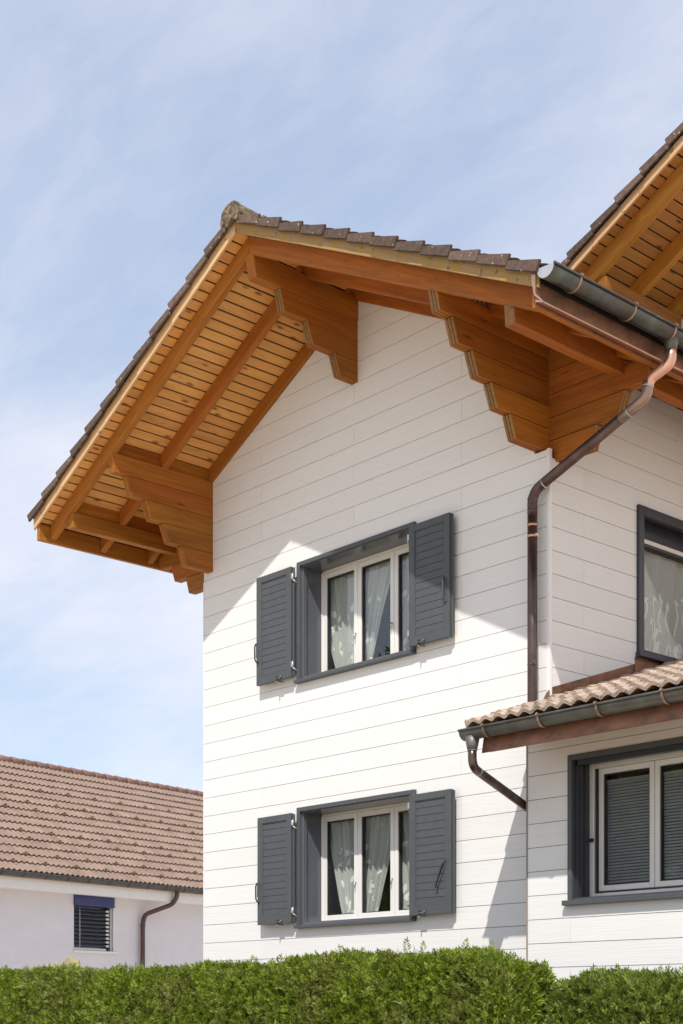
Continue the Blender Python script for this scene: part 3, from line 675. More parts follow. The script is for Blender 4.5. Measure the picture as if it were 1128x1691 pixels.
# ---- main house roof behind
MS = .515
mv = lambda x: 7.344 + MS * (x + 1.135)              # verge board underside
YV = 1.75
mroof = slab('main_roof', -3.2, 3.6, YV + .03, 9.0, lambda x: mv(x) + .0375, lambda x: mv(x) + .12, MATS['roof_underlay'], house)
mroof['label'] = 'higher roof of the main house behind the gable wing'
slab('verge_board', -3.2, 3.6, YV, YV + .024, mv, lambda x: mv(x) + .105, verge_l, mroof, .003)
for i in range(-16, 24):
    a = -1.135 + .055 + .1018 * i
    slab('soffit_plank', a, a + .1018 - GAP, YV + .026, 5.2, lambda x: mv(x) + .03, lambda x: mv(x) + .037, soffit_e, mroof)
for k, y0 in enumerate((1.915, 2.56, 3.20, 3.84, 4.48)):
    slab('rafter', -3.1, 3.6, y0, y0 + .075, lambda x: mv(x) - .165, lambda x: mv(x) + .0285, rafter_worn if k < 3 else wood_x, mroof, .005)
extrude('main_purlin', [(1.93, 7.235), (1.945, 7.06), (6.0, 7.06), (6.0, 7.235)], 'x', -1.01, -.90, wood_y, mroof, .005)
box('main_house_wall', -.9, 6.5, 3.2, 3.4, GZ, 7.2, siding_x, house)
csm, snm = 1 / math.hypot(1, MS), MS / math.hypot(1, MS)
rest = []
for i in range(22):
    xx = -3.25 + i * TE * csm
    for j in range(12):
        y = YV - .026 + j * TW
        M4 = basis((0, -1, 0), (csm, 0, snm), (-snm, 0, csm), (xx + jit(.004), y + TW + jit(.004), mv(xx) + .135 + jit(.003)))
        if j == 0 and 5 <= i <= 16: inst('verge_tile', t_l, M4, mroof)
        else: rest.append(M4)
join_mesh('main_roof_tiling', t_mid, rest, tile_br, mroof, 'stuff')

# ------------------------------------------------------------------ windows
def sash(parent, a0, a1, z0, z1, pos, kind, fw=.052, frame_m=None):
    """one sash: frame of four profiles, gasket step and a glass pane. kind 'y' faces -y at y = pos, 'x' faces +x at x = pos"""
    fm = frame_m or pvc
    def bx_(p0, p1, q0, q1, d0, d1): return (p0, p1, pos + d0, pos + d1, q0, q1) if kind == 'y' else (pos - d1, pos - d0, p0, p1, q0, q1)
    L_ = [bx_(a0, a0 + fw, z0, z1, 0, .06), bx_(a1 - fw, a1, z0, z1, 0, .06), bx_(a0 + fw, a1 - fw, z1 - fw, z1, .0005, .06), bx_(a0 + fw, a1 - fw, z0, z0 + fw, .0005, .06)]
    o = boxes('sash', L_, fm, parent, .004)
    i0, i1, k0, k1 = a0 + fw, a1 - fw, z0 + fw, z1 - fw
    boxes('glazing_bead', [bx_(i0, i0 + .010, k0, k1, .014, .05), bx_(i1 - .010, i1, k0, k1, .014, .05), bx_(i0 + .01, i1 - .01, k1 - .010, k1, .0142, .05), bx_(i0 + .01, i1 - .01, k0, k0 + .010, .0142, .05)], gasket, o)
    box('pane', *bx_(i0 + .009, i1 - .009, k0 + .009, k1 - .009, .030, .034), glass, o)
    return o
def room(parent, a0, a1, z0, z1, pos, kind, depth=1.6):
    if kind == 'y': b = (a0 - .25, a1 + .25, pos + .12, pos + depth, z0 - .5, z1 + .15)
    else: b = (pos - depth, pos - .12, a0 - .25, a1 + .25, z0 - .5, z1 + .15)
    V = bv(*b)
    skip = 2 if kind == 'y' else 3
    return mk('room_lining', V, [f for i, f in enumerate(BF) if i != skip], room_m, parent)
def front_window(op, label):
    x0, x1, z0, z1 = op
    # aluminium reveal box
    R = .268
    w = boxes('window', [(x0 - .004, x0 + .012, -.012, R, z0, z1), (x1 - .012, x1 + .004, -.012, R, z0, z1), (x0 - .003, x1 + .003, -.0125, R, z1 - .012, z1 + .004), (x0 - .003, x1 + .003, -.005, R + .02, z0 - .004, z0 + .028)], grey_al, house)
    w['label'] = label
    boxes('casing', [(x0 - .04, x0 + .006, -.034, .02, z0 - .0, z1 + .04), (x1 - .006, x1 + .04, -.034, .02, z0, z1 + .04), (x0 + .0065, x1 - .0065, -.0345, .02, z1 - .004, z1 + .0395)], grey_sh, w, .003)
    box('casing_step', x0 + .012, x0 + .032, .0, .05, z0 + .03, z1 - .012, grey_al, w, .002)
    box('sill', x0 - .056, x1 + .04, -.062, .03, z0 - .034, z0 - .001, grey_sh, w, .004)
    xa, xb = x0 + .012, x1 - .012; W = (xb - xa) / 3
    boxes('window_frame', [(xa, xa + .02, R - .012, R + .07, z0 + .028, z1 - .012), (xb - .02, xb, R - .012, R + .07, z0 + .028, z1 - .012), (xa, xb, R - .012, R + .07, z0 + .028, z0 + .05), (xa, xb, R - .012, R + .07, z1 - .035, z1 - .012)], pvc, w, .003)
    for k in range(3):
        s_ = sash(w, xa + .018 + k * (W - .006) , xa + .012 + (k + 1) * (W - .006), z0 + .052, z1 - .037, R, 'y')
    for k in (1, 2):
        xm = xa + .015 + k * (W - .006)
        tubes('window_handle', [([(xm - .02, R - .004, z0 + .42), (xm - .02, R - .022, z0 + .42)], .008), ([(xm - .02, R - .022, z0 + .425), (xm - .02, R - .024, z0 + .36)], .006)], zinc, w, 8)
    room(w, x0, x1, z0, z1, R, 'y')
    return w
front_window(UPW, 'upper gable window with three white sashes in a grey reveal')
front_window(LOW, 'lower gable window with three white sashes in a grey reveal')

# annex window
x0, x1, z0, z1 = EXW
w = boxes('window', [(x0 - .004, x0 + .010, EXY - .01, EXY + .215, z0, z1), (x1 - .010, x1 + .004, EXY - .01, EXY + .215, z0, z1), (x0 - .003, x1 + .003, EXY - .0102, EXY + .215, z1 - .010, z1 + .004), (x0 - .003, x1 + .003, EXY, EXY + .23, z0 - .004, z0 + .02)], mat('dark_grey_reveal', (.06, .064, .076), (.07, .074, .086), (5, 5, 5), .25, var=.02), house)
w['label'] = 'wide annex window with a grey blind behind the glass'
boxes('casing', [(x0 - .037, x0 + .006, EXY - .026, EXY + .02, z0, z1 + .037), (x1 - .006, x1 + .037, EXY - .026, EXY + .02, z0, z1 + .037), (x0 + .0065, x1 - .0065, EXY - .0265, EXY + .02, z1 - .004, z1 + .0365)], grey_sh, w, .003)
boxes('blind_track', [(x0 + .010, x0 + .03, EXY + .02, EXY + .075, z0 + .02, z1 - .01), (x0 + .010, x0 + .022, EXY + .13, EXY + .16, z0 + .02, z1 - .01), (x0 + .01, x1 - .01, EXY + .02, EXY + .075, z1 - .05, z1 - .0105)], dark_al, w, .002)
box('sill', x0 - .072, x1 + .06, EXY - .058, EXY + .03, z0 - .042, z0 - .001, grey_sh, w, .004)
R = EXY + .215
boxes('window_frame', [(x0 + .01, x0 + .055, R - .015, R + .06, z0 + .02, z1 - .01), (x1 - .055, x1 - .01, R - .015, R + .06, z0 + .02, z1 - .01), (x0 + .055, x1 - .055, R - .0148, R + .06, z0 + .02, z0 + .062), (x0 + .055, x1 - .055, R - .0148, R + .06, z1 - .06, z1 - .01)], pvc, w, .004)
boxes('screen_frame', [(x0 + .058, x0 + .078, R + .005, R + .03, z0 + .062, z1 - .06), (x0 + .078, x1 - .058, R + .0052, R + .03, z0 + .062, z0 + .078)], gasket, w)
xm = 1.128
sash(w, x0 + .0785, xm - .003, z0 + .080, z1 - .062, R + .02, 'y', .046)
sash(w, xm + .003, x1 - .06, z0 + .080, z1 - .062, R + .02, 'y', .046)
boxes('blind', [(x0 + .12, x1 - .1, R + .066, R + .078, zz_, zz_ + .018) for zz_ in np.arange(z0 + .12, z1 - .18, .025)] + [(x0 + .12, x1 - .1, R + .060, R + .088, z1 - .18, z1 - .155)], blind_m, w)
box('blind_backing', x0 + .1, x1 - .08, R + .096, R + .099, z0 + .1, z1 - .16, mat('blind_shade', (.14, .14, .16), None, var=0), w)
box('frame_catch', x0 - .004 + .03, x0 + .06, R - .035, R - .017, 1.36, 1.39, dark_al, w)
room(w, x0, x1, z0, z1, R, 'y')

# side window
y0, y1, z0, z1 = SDW
w = boxes('window', [(-.16, .008, y0 - .004, y0 + .010, z0, z1), (-.16, .008, y1 - .010, y1 + .004, z0, z1), (-.16, .0085, y0 - .003, y1 + .003, z1 - .010, z1 + .004), (-.16, .0085, y0 - .003, y1 + .003, z0 - .004, z0 + .012)], dark_al, house)
w['label'] = 'dark framed side window above the annex roof'
boxes('casing', [(-.02, .030, y0 - .04, y0 + .04, z0, z1 + .04), (-.02, .030, y1 - .04, y1 + .04, z0, z1 + .04), (-.02, .0305, y0 + .0405, y1 - .0405, z1 - .05, z1 + .0395), (-.02, .0302, y0 + .0405, y1 - .0405, z0, z0 + .03)], dark_al, w, .004)
box('sill', -.02, .055, y0 - .055, y1 + .05, z0 - .045, z0 - .001, dark_al, w, .004)
R = -.12
boxes('window_frame', [(R - .05, R, y0 + .01, y0 + .05, z0 + .012, z1 - .01), (R - .05, R, y1 - .05, y1 - .01, z0 + .012, z1 - .01), (R - .05, R, y0 + .05, y1 - .05, z1 - .22, z1 - .18)], pvc, w, .003)
box('blind_box', R - .06, R - .004, y0 + .05, y1 - .05, z1 - .178, z1 - .012, dark_al, w)
sash(w, y0 + .05, y1 - .05, z0 + .012, z1 - .222, R - .004, 'x', .030, dark_al)
room(w, y0, y1, z0, z1, R, 'x')

# ------------------------------------------------------------------ shutters
dull_m = mat('dull_iron', (.16, .16, .16), (.24, .24, .24), (30, 30, 30), .5, metal=.5, var=.1)
def shutter(x0, x1, z0, z1, hinge, lever, label):
    YF, YB = -.090, -.052
    SW, TR, BR = .072, .066, .088
    s = boxes('shutter', [(x0, x0 + SW, YF, YB, z0, z1), (x1 - SW, x1, YF, YB, z0, z1), (x0 + SW, x1 - SW, YF + .0005, YB, z1 - TR, z1 - .0005), (x0 + SW, x1 - SW, YF + .0005, YB, z0 + .0005, z0 + BR)], grey_sh, house, .003)
    s['label'] = label
    a, b, c, d = x0 + SW, x1 - SW, z0 + BR, z1 - TR
    n = 14; h = (d - c) / n
    for k in range(n):
        q = c + k * h
        extrude('slat', [(YF + .0105, q + .0018), (YF + .0125, q + h - .0018), (YB - .006, q + h - .0022), (YB - .006, q + .0022)], 'x', a + .006, b - .006, grey_sh, s)
    box('slat_backing', a, b, YB - .0055, YB - .002, c, d, MATS['black_gasket'], s)
    # chamfered moulding round the slats
    m_ = .008
    boxes('moulding', [(a - .0005, a + m_, YF + .004, YF + .02, c, d), (b - m_, b + .0005, YF + .004, YF + .02, c, d), (a + m_, b - m_, YF + .0042, YF + .02, c - .0005, c + m_), (a + m_, b - m_, YF + .0042, YF + .02, d - m_, d + .0005)], grey_sh, s, .0035)
    # hinge pins and straps on the side next to the window
    xh = x1 + .012 if hinge > 0 else x0 - .012
    for zc in (z0 + .13, z1 - .10):
        hb = boxes('hinge', [(min(xh - .03 * hinge, xh + .012 * hinge), max(xh - .03 * hinge, xh + .012 * hinge), YF + .004, YF + .012, zc - .028, zc + .028)], zinc, s, .002)
        tubes('hinge_pin', [([(xh + .008 * hinge, YF + .012, zc - .045), (xh + .008 * hinge, YF + .012, zc + .03)], .008), ([(xh + .008 * hinge, YF + .012, zc - .035), (xh + .03 * hinge, -.03, zc - .07)], .006)], zinc, hb, 8)
    box('meeting_strip', *( (x1 - .001, x1 + .022) if hinge > 0 else (x1 - .001, x1 + .02)), YF + .024, YB + .004, z0 + .01, z1 - .01, grey_sh, s, .002)
    # hold-back catch at the foot
    xc = x0 + (x1 - x0) * (.62 if hinge > 0 else .27)
    hc = tubes('hold_back', [([(xc, YF - .004, z0 + .038), (xc, YF - .012, z0 + .030)], .011), ([(xc, YF - .010, z0 + .03), (xc - .004, YF - .012, z0 - .005)], .007)], black_m, s, 8)
    tubes('hold_back_arm', [([(xc - .014, YF - .01, z0 + .020), (xc + .03, YF - .014, z0 + .016), (xc + .068, YF - .014, z0 + .022)], .006), ([(xc + .062, YF - .016, z0 + .014), (xc + .070, YF - .012, z0 + .034)], .008), ([(xc, -.012, z0 - .005), (xc, YF, z0 - .008)], .005), ([(xc - .002, YF - .012, z0 - .01), (xc - .006, YF - .012, z0 - .045)], [.009, .003])], dull_m, hc, 8)
    # lever handle
    if lever == 'edge_left': xl, zl = x0 + .012, z0 + .24; pts = [(xl, YF - .012, zl + .20), (xl - .002, YF - .03, zl + .17), (xl, YF - .03, zl + .03), (xl + .008, YF - .014, zl)]
    elif lever == 'stile': xl, zl = x1 - .055, z0 + .33; pts = [(xl, YF - .01, zl + .22), (xl + .004, YF - .03, zl + .19), (xl + .006, YF - .03, zl + .03), (xl, YF - .012, zl)]
    else: xl, zl = x1 - .055, z0 + .33; pts = [(xl + .0, YF - .012, zl + .16), (xl - .03, YF - .03, zl + .10), (xl - .09, YF - .03, zl - .04), (xl - .115, YF - .02, zl - .085)]
    lv = tubes('lever_handle', [(fillet(pts, .03, 3), .0075), ([pts[-1], (pts[-1][0] + .022, pts[-1][1], pts[-1][2] - .004)], .009)], black_m if lever != 'stile' else MATS['grey_shutter_paint'], s, 8)
    tubes('lever_rod', [([pts[0], (pts[0][0] - (.10 if lever == 'slanted' else .0), pts[0][1], pts[-1][2] + .05)], .003)], black_m, s, 6)
    return s
shutter(-3.895, -3.335, 3.375, 4.503, 1, 'edge_left', 'grey louvred shutter left of the upper window')
shutter(-1.62, -1.098, 3.362, 4.488, -1, 'stile', 'grey louvred shutter right of the upper window, half in shade')
shutter(-3.878, -3.333, .867, 1.988, 1, 'edge_left', 'grey louvred shutter left of the lower window')
shutter(-1.615, -1.08, .858, 1.983, -1, 'slanted', 'grey louvred shutter right of the lower window with its lever slanted')

# ------------------------------------------------------------------ curtains
def curtain(name, label, x_top, x_bot, z0, z1, y, swing=.0, kind='y', leaves=14, seed=1, stems=False):
    """sheer panel: x_top=(a,b) at the rod, x_bot=(a,b) at the foot, folds deeper where gathered"""
    r = random.Random(seed); nu, nv = 60, 26; V, F = [], []
    def pt(s, t, off=0.0):                       # s across, t 0 top .. 1 foot
        e = t ** (1.0 + swing)
        a = x_top[0] * (1 - e) + x_bot[0] * e; b = x_top[1] * (1 - e) + x_bot[1] * e
        fold = .016 * math.sin(s * 34 + 2 * math.sin(3 * t + seed)) + .010 * math.sin(s * 13 + seed)
        p = a + (b - a) * s; z = z1 + (z0 - z1) * t
        return (p, y + fold + off, z) if kind == 'y' else (y - fold - off, p, z)
    for j in range(nv + 1):
        for i in range(nu + 1): V.append(pt(i / nu, j / nv))
    for j in range(nv):
        for i in range(nu): k = j * (nu + 1) + i; F.append((k, k + 1, k + nu + 2, k + nu + 1))
    o = mk(name, V, F, sheer_m, None, smooth=True); tag(o, label, 'curtain', 'sheer curtains with leaf motifs')
    V, F = [], []
    W = abs(x_top[1] - x_top[0]); H = z1 - z0
    for q in range(leaves):
        s, t, ang, ln = r.uniform(.08, .92), r.uniform(.3, .95), r.uniform(-1.2, 1.2), r.uniform(.038, .060)
        o0 = len(V)
        pts = [(-1, 0), (-.5, .34), (.1, .42), (.6, .25), (1, 0), (.6, -.22), (.1, -.36), (-.5, -.3)]
        for px, pz in pts:
            dx_, dz_ = (px * math.sin(ang) + pz * math.cos(ang)) * ln, (px * math.cos(ang) - pz * math.sin(ang)) * ln
            V.append(pt(min(max(s + dx_ / W, 0), 1), min(max(t - dz_ / H, 0), 1), -.004))
        F.append(tuple(range(o0, o0 + 8)))
        if stems:
            o0 = len(V)
            for k in range(7):
                tt = min(t + k * .05, 1); ss = s + .02 * math.sin(k * .8 + q)
                V += [pt(min(max(ss - .006, 0), 1), tt, -.004), pt(min(max(ss + .006, 0), 1), tt, -.004)]
            F += [(o0 + 2 * k, o0 + 2 * k + 1, o0 + 2 * k + 3, o0 + 2 * k + 2) for k in range(6)]
    if leaves: mk('leaf_motif', V, F, motif_m, o)
    return o
for nm, (x0, x1, z0, z1) in (('upper', UPW), ('lower', LOW)):
    zt, zb, y = z1 - .06, z0 + .06, .352
    tk = .12 if nm == 'lower' else .0
    curtain('curtain', f'sheer leaf curtain behind the left sash of the {nm} gable window', (-3.36 + tk, -2.80), (-3.12 + tk * .9, -2.80 - .03), zb, zt, y, .3, 'y', 16, 3 + (nm == 'upper'))
    curtain('curtain', f'sheer curtain swept left behind the middle sash of the {nm} gable window', (-2.78, -2.28), (-2.80, -2.62 + tk * .9), zb, zt, y + .012, .1 + tk * 3, 'y', 12, 11 + (nm == 'upper'))
    curtain('curtain', f'sheer curtain behind the right sash of the {nm} gable window, partly hidden by the shutter', (-2.26, -1.75), (-2.16, -1.80), zb, zt, y, .6, 'y', 10, 21 + (nm == 'upper'))
y0, y1, z0, z1 = SDW
curtain('curtain', 'sheer curtain with flower stems behind the dark side window', (y0 + .0, y1), (y0 + .0, y1), z0 + .0, z1 - .23, -.21, 0, 'x', 46, 5, True)

# ------------------------------------------------------------------ neighbouring house
nb_o = Vector((-19.475, 7.661, 0)); U = Vector((-.21171, .97733, 0)); NN = Vector((.97733, .21171, 0))
nbh = thing('neighbour_house', 'low lavender white neighbour house with terracotta brown roof left of the chalet', 'house', (nb_o.x, nb_o.y, GZ))
def NP(s, n, z): return nb_o + U * s + NN * n + Vector((0, 0, z))
def nbox(name, s0, s1, n0, n1, z0, z1, m, parent=None, bevel=0):
    V = [NP(s0, n0, z0), NP(s1, n0, z0), NP(s1, n1, z0), NP(s0, n1, z0), NP(s0, n0, z1), NP(s1, n0, z1), NP(s1, n1, z1), NP(s0, n1, z1)]
    return mk(name, V, BF, m, parent or nbh, bevel=bevel)
NS0, NS1 = -7.0, 12.0
WN = -.50                                       # wall plane
wz = [(NS0, -.03), (1.225, NS1)]
nwl = nbox('wall', NS0, -.03, -7.6, WN, GZ, 2.75, plaster)
nbox('wall_section', 1.225, NS1, -7.6, WN, GZ, 2.75, plaster, nwl); nbox('wall_section', -.0295, 1.2245, -7.6, WN - .0005, GZ, 1.29, plaster, nwl); nbox('wall_section', -.0295, 1.2245, -7.6, WN - .25, 1.2905, 2.75, room_m, nwl)
nbox('fascia_board', NS0, NS1, -.12, -.08, 2.50, 2.76, white_p); nbox('soffit_board', NS0, NS1, WN - .01, -.121, 2.52, 2.54, white_p)
NSL = (6.02 - 2.86) / 4.2; nc, nsn = 1 / math.hypot(1, NSL), NSL / math.hypot(1, NSL)
nzr = lambda n: 2.86 - NSL * n                  # roof plane height, n negative going back
V = [NP(NS0, 0.02, nzr(.02) - .12), NP(NS1, 0.02, nzr(.02) - .12), NP(NS1, -4.2, nzr(-4.2) - .12), NP(NS0, -4.2, nzr(-4.2) - .12)]
V += [v + Vector((0, 0, .1)) for v in V]
nroof = mk('roof', V, BF, tile_nb, nbh)
V = [NP(NS0, -4.2, nzr(-4.2) - .12), NP(NS1, -4.2, nzr(-4.2) - .12), NP(NS1, -8.4, 2.74), NP(NS0, -8.4, 2.74)]; V += [v + Vector((0, 0, .1)) for v in V]
mk('rear_roof_slope', V, BF, tile_nb, nroof)
NT = 15; NE = math.hypot(4.2, 3.16) / NT
t_nb = tile_mesh('roof_tile', tile_nb, None, .30, NE + .06, .046, 10, .024, .050)
def guard_mesh():
    me = bpy.data.meshes.new('snow_guard'); V, F = [], []
    for b in ((-.012, .012, -.02, .10, .058, .064), (-.012, .012, -.02, -.012, .058, .115), (-.028, .028, -.022, -.010, .075, .115)):
        o = len(V); V += bv(*b); F += [tuple(i + o for i in f) for f in BF]
    me.from_pydata(V, [], F); me.materials.append(mat('ochre_guard', (.20, .145, .07), (.26, .19, .10), (9, 9, 9), .6, var=.15)); return me
g_me = guard_mesh()
vdir = -NN * nc + Vector((0, 0, nsn)); wdir = NN * nsn + Vector((0, 0, nc))
rest = []; cnt = 0
rows_g = {1: 0, 2: 1, 4: 1, 5: 0, 8: 1, 9: 0, 11: 1}
for i in range(NT):
    n = .05 - i * NE * nc
    s_lo, s_hi = -2.75 + (i / NT) * 3.5, 3.95 + (i / NT) * 4.1
    for j in range(int((NS1 - NS0) / .30)):
        s = NS0 + j * .30
        M4 = basis(U, vdir, wdir, NP(s, n, nzr(n) + jit(.004)))
        if s_lo - .3 < s < s_hi and i < 12 and cnt < 298: inst('roof_tile', t_nb, M4, nroof); cnt += 1
        else: rest.append(M4)
        if i in rows_g and j % 3 == (rows_g[i] + i) % 3 and s_lo < s < s_hi:
            inst('snow_guard', g_me, M4 @ Matrix.Translation((.075, -.03, .0)) @ Matrix.Scale(1.35, 4), nroof)
join_mesh('roof_tiling', t_nb, rest, tile_nb, nroof, 'stuff')
for k in range(34):
    s = NS0 + k * .40 + 2
    if s > NS1 - .4: break
    if not (.2 < s < 8.8): continue
    pts = [NP(s - .02, -4.2, nzr(-4.2) + .02), NP(s + .05, -4.2, nzr(-4.2) + .02), NP(s + .40, -4.2, nzr(-4.2) + .01)]
    tube('ridge_tile', pts, [.125, .12, .105], tile_nr, nroof, 12)
# gutter, downpipe, window with blue box and blind
out = [(-.075 * math.cos(math.pi * i / 10), -.075 * math.sin(math.pi * i / 10)) for i in range(11)]; inn = [(-.07 * math.cos(math.pi * i / 10), -.07 * math.sin(math.pi * i / 10)) for i in range(11)][::-1]
poly = out + inn; n_ = len(poly)
V = [NP(NS0, .03 + p[0], 2.83 + p[1]) for p in poly] + [NP(NS1, .03 + p[0], 2.83 + p[1]) for p in poly]
F = [tuple(range(n_)), tuple(range(2 * n_ - 1, n_ - 1, -1))] + [(i, (i + 1) % n_, n_ + (i + 1) % n_, n_ + i) for i in range(n_)]
ng = mk('gutter', V, F, gutter_nb, nbh)
tube('gutter_bead', [NP(NS0, .11, 2.835), NP(NS1, .11, 2.835)], .013, gutter_nb, ng, 8)
for k in range(12):
    s = -2.6 + k * .62; po = [(-.08 * math.cos(math.pi * i / 8), -.08 * math.sin(math.pi * i / 8)) for i in range(9)]
    tube('gutter_strap', [NP(s, .03 + p[0], 2.83 + p[1]) for p in po], .011, gutter_nb, ng, 6)
npipe = tube('downpipe', fillet([NP(2.78, .03, 2.76), NP(2.77, .03, 2.62), NP(2.70, -.05, 2.44), NP(2.10, -.38, 2.18), NP(2.06, -.40, 1.95), NP(2.06, -.40, GZ)], .12), .055, pipe_nb, nbh, 12)
tube('pipe_outlet', [NP(2.78, .03, 2.79), NP(2.78, .03, 2.73)], [.085, .06], pipe_nb, npipe, 12)
for z in (1.9, .6): tube('pipe_clamp', [NP(2.06, -.40, z), NP(2.06, -.40, z + .03)], .064, pipe_nb, npipe, 12)
nw = nbox('window', -.03, 1.225, WN - .24, WN - .20, 1.29, 2.30, mat('dark_pane_surround', (.05, .05, .06), None, var=0))
nbox('shutter_box', -.035, 1.20, WN - .16, WN + .05, 2.285, 2.56, blue_p, nw, .006)
nbox('sill', -.06, 1.29, WN - .2, WN + .05, 1.235, 1.288, white_p, nw, .006)
for k in range(10):
    z = 1.385 + k * .088
    V = [NP(-.015, WN - .045, z), NP(1.02, WN - .045, z), NP(1.02, WN - .125, z + .062), NP(-.015, WN - .125, z + .062)]; V += [v + Vector((0, 0, .010)) for v in V]
    sl = mk('slat', V, BF, slat_nb, nw)
    nbox('slat_edge', 1.025, 1.12, WN - .10, WN - .06, z, z + .045, white_p, sl)
nbox('bottom_rail', -.015, 1.03, WN - .11, WN - .06, 1.30, 1.345, white_p, nw)
nbox('guide_track', 1.13, 1.16, WN - .12, WN - .02, 1.29, 2.284, zinc, nw); nbox('guide_track', 1.195, 1.2245, WN - .12, WN + .004, 1.29, 2.284, white_p, nw)
nbox('pane', -.02, 1.2, WN - .198, WN - .194, 1.295, 2.28, glass, nw)
tube('cord', [NP(.18, WN - .03, 2.28), NP(.18, WN - .03, 1.36)], .006, white_p, nw, 6)

# ------------------------------------------------------------------ hedges
def sprigs(pts, nrm, size, rngl, upw=.55):
    """fans of thin scale-leaf sprays; returns vertex array and quads"""
    n = len(pts); K = 9
    a = nrm * rngl.uniform(.35, 1.0, (n, 1)) + np.array([0, 0, 1]) * rngl.uniform(.1, 1.0, (n, 1)) * upw * 2 + rngl.normal(0, .42, (n, 3))
    a /= np.linalg.norm(a, axis=1, keepdims=True)
    b = np.cross(a, rngl.normal(0, 1, (n, 3))); b /= np.linalg.norm(b, axis=1, keepdims=True)
    c = np.cross(a, b)
    L = size * rngl.uniform(.6, 1.35, (n, 1))
    V = np.empty((n, K, 4, 3))
    for k in range(K):
        if k == K - 1: t, side, ln, sp = .55, 0.0, .55, 0
        else: t, side, ln, sp = .05 + .095 * k, (1 if k % 2 else -1), .52 - .035 * k, .85
        base = pts + a * L * t
        d = a * (.75 if side else 1) + b * side * sp + c * rngl.normal(0, .22, (n, 1)); d /= np.linalg.norm(d, axis=1, keepdims=True)
        wv = np.cross(d, c); wv /= np.linalg.norm(wv, axis=1, keepdims=True)
        l = L * ln; wd = L * .060
        V[:, k, 0] = base; V[:, k, 1] = base + d * l * .5 + wv * wd; V[:, k, 2] = base + d * l; V[:, k, 3] = base + d * l * .5 - wv * wd
    return V.reshape(-1, 3)
def quick_mesh(name, V, m, parent, kind=None, k=4):
    nq = len(V) // k; me = bpy.data.meshes.new(name)
    me.vertices.add(len(V)); me.vertices.foreach_set('co', V.astype(np.float32).ravel())
    me.loops.add(len(V)); me.loops.foreach_set('vertex_index', np.arange(len(V), dtype=np.int32))
    me.polygons.add(nq); me.polygons.foreach_set('loop_start', np.arange(0, len(V), k, dtype=np.int32)); me.polygons.foreach_set('loop_total', np.full(nq, k, dtype=np.int32))
    me.update(calc_edges=True); me.materials.append(m)
    o = bpy.data.objects.new(name, me); COL.objects.link(o); attach(o, parent)
    if kind: o['kind'] = kind
    return o
def wob(x, y, z): return .035 * np.sin(x * 3.1 + z * 5) + .03 * np.sin(x * 7.3 + 1.7 + z * 3) + .022 * np.sin(x * 13.7 + z * 11) + .02 * np.sin(y * 9 + x * 4)
def hedge(label, x0, x1, y0, y1, ztop, m, n_front, n_low, size, seed, topf):
    r = np.random.default_rng(seed)
    h = thing('thuja_hedge', label, 'hedge', ((x0 + x1) / 2, (y0 + y1) / 2, GZ), 'clipped thuja hedges')
    P, Q = [], []
    def face(n, zlo, zhi):
        x = r.uniform(x0, x1, n); z = zlo + (zhi - zlo) * r.uniform(0, 1, n)
        zt = ztop + topf(x); z = np.minimum(z, zt)
        y = y0 + wob(x, 0 * x, z) - r.exponential(.02, n) + r.uniform(0, .15, n) + np.clip(z - zt + .12, 0, 1) ** 2 * 5
        P.append(np.stack([x, y, z], 1)); Q.append(np.tile([0.1, -1, .15], (n, 1)))
    face(n_front, -.35, ztop); face(n_low, GZ, -.35)
    n = n_front; x = r.uniform(x0, x1, n); y = r.uniform(y0 + .04, y1, n); z = ztop + topf(x) + .6 * wob(x, y, 0 * x) - r.uniform(0, .10, n) - .03
    P.append(np.stack([x, y, z], 1)); Q.append(np.tile([0, -.3, 1], (n, 1)))
    for xe, sg in ((x1, 1), (x0, -1)):
        n = n_front // 4; y = r.uniform(y0, y1, n); z = r.uniform(-.5, ztop, n) + 0 * y; x = xe + sg * (.6 * wob(y * 2, z, z)) - sg * r.uniform(0, .1, n) - sg * np.clip(z - ztop + .12, 0, 1) ** 2 * 5
        P.append(np.stack([x, y, z + topf(np.full(n, xe)) * .6], 1)); Q.append(np.tile([sg, 0, .2], (n, 1)))
    P = np.concatenate(P); Q = np.concatenate(Q).astype(float)
    V = sprigs(P, Q, size, r)
    quick_mesh('foliage', V, m, h, 'stuff')
    # a few long unclipped shoots on top
    n = int((x1 - x0) * 10); x = r.uniform(x0, x1, n); y = r.uniform(y0 + .1, y1 - .1, n)
    Pp = np.stack([x, y, ztop + topf(x) + .01], 1); quick_mesh('long_shoots', sprigs(Pp, np.tile([0, 0, 1.], (n, 1)), size * 1.2, r, 1.2), m, h, 'stuff')
    box('dark_core', x0 + .13, x1 - .12, y0 + .15, y1 - .08, GZ, ztop - .07, mat('dark_hedge_inside', (.018, .03, .008), (.03, .025, .012), (20, 20, 20), .95, var=0), h)  # solid box, coloured near-black to stand in for shade between the sprays
    return h
hedge('long clipped thuja hedge running in front of the gable wall', -7.6, 2.14, -3.0, -2.52, .335, thuja, 34000, 8000, .062, 3, lambda x: .022 * np.sin(x * 1.1 + .4) + .014 * np.sin(x * 5.3) + .011 * np.sin(x * 11.7 + 1) + .008 * np.sin(x * 23) + .03 * np.clip(x - .2, 0, 1.0) - .035 - .7 * np.clip(x - 1.82, 0, 1) ** 1.4)
hedge('lower soft green hedge piece below the annex window', 2.16, 5.0, -2.62, -2.1, .175, thuja2, 12000, 3000, .064, 5, lambda x: -.012 * (x - 2.4) - .5 * np.clip(2.42 - x, 0, 1) ** 1.3 + .012 * np.sin(x * 9))
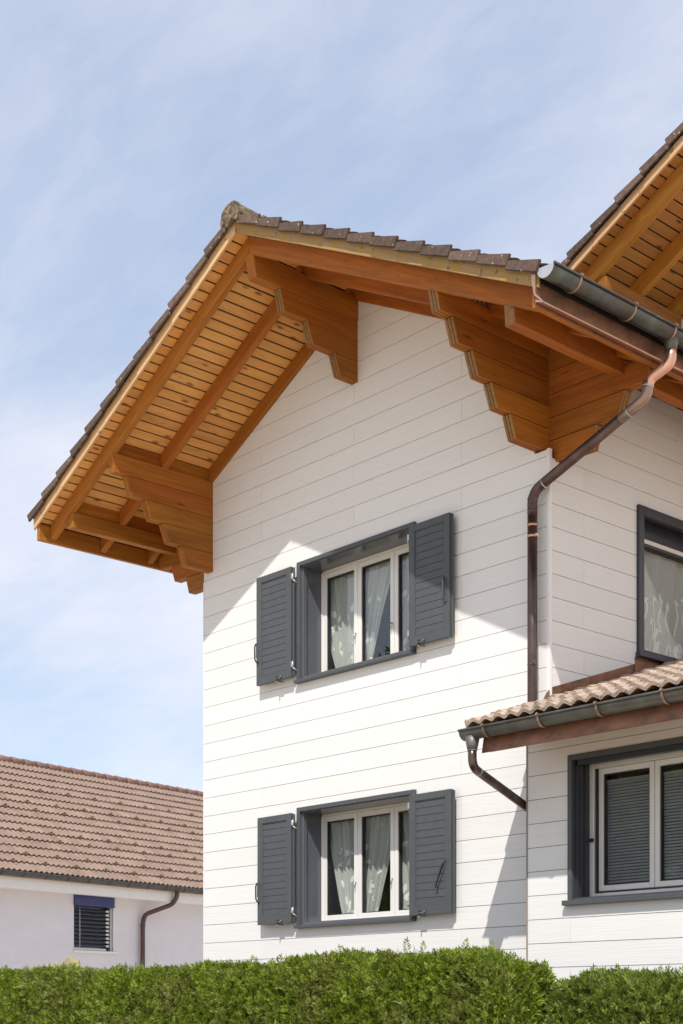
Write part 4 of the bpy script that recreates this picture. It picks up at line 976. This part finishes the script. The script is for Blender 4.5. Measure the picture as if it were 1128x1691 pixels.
# yellow shrub peeping over the hedge in front of the neighbour
ys = thing('yellow_shrub', 'small yellow flowering shrub peeping over the hedge by the neighbour downpipe', 'shrub', (-7.2, -.4, GZ))
r = np.random.default_rng(9); n = 900
Pp = r.normal(0, 1, (n, 3)); Pp /= np.linalg.norm(Pp, axis=1, keepdims=True); Pp = Pp * r.uniform(.4, 1, (n, 1)) * np.array([.38, .38, .5])
Pp[:, 2] = np.abs(Pp[:, 2]); Pp += np.array([-7.2, -.4, .02])
quick_mesh('foliage', sprigs(Pp, np.tile([0, 0, 1.], (n, 1)), .09, r), thuja, ys, 'stuff')
quick_mesh('blossom', sprigs(Pp[::2] + np.array([0, 0, .05]), np.tile([0, -.3, 1.], (n // 2, 1)), .08, r), flower, ys, 'stuff')
tubes('stem', [([(-7.2, -.4, GZ), (-7.2 + .2 * math.cos(k), -.4 + .2 * math.sin(k), .25)], .02) for k in range(0, 6)], bark, ys)

# ------------------------------------------------------------------ garden trees whose reflection fills the panes
def tree(x, y, h, label, seed):
    r = np.random.default_rng(seed); t = thing('garden_tree', label, 'tree', (x, y, GZ), 'garden trees mirrored in the panes')
    tube('trunk', [(x, y, GZ), (x + .05, y, GZ + h * .25), (x - .05, y + .1, GZ + h * .55)], [.22, .16, .09], bark, t, 10)
    for k in range(5):
        a = k * 1.26; tube('limb', [(x, y, GZ + h * (.25 + .05 * k)), (x + .8 * math.cos(a), y + .8 * math.sin(a), GZ + h * (.45 + .06 * k)), (x + 1.6 * math.cos(a), y + 1.6 * math.sin(a), GZ + h * (.55 + .07 * k))], [.09, .06, .02], bark, t, 7)
    cl = r.normal(0, 1, (26, 3)); cl /= np.linalg.norm(cl, axis=1, keepdims=True); cl *= r.uniform(.3, 1, (26, 1)) * np.array([h * .30, h * .30, h * .33]); cl += np.array([x, y, GZ + h * .66])
    Pp = cl[r.integers(0, 26, 3600)] + r.normal(0, h * .055, (3600, 3))
    quick_mesh('crown', sprigs(Pp, r.normal(0, 1, (3600, 3)), .38, r), leaf_t, t, 'stuff')
tree(-13.5, -10.5, 8.5, 'broad leafy garden tree mirrored in the gable windows', 4)
tree(-9.0, -13.5, 7.5, 'rounder garden tree in front of the house, mirrored in the panes', 8)
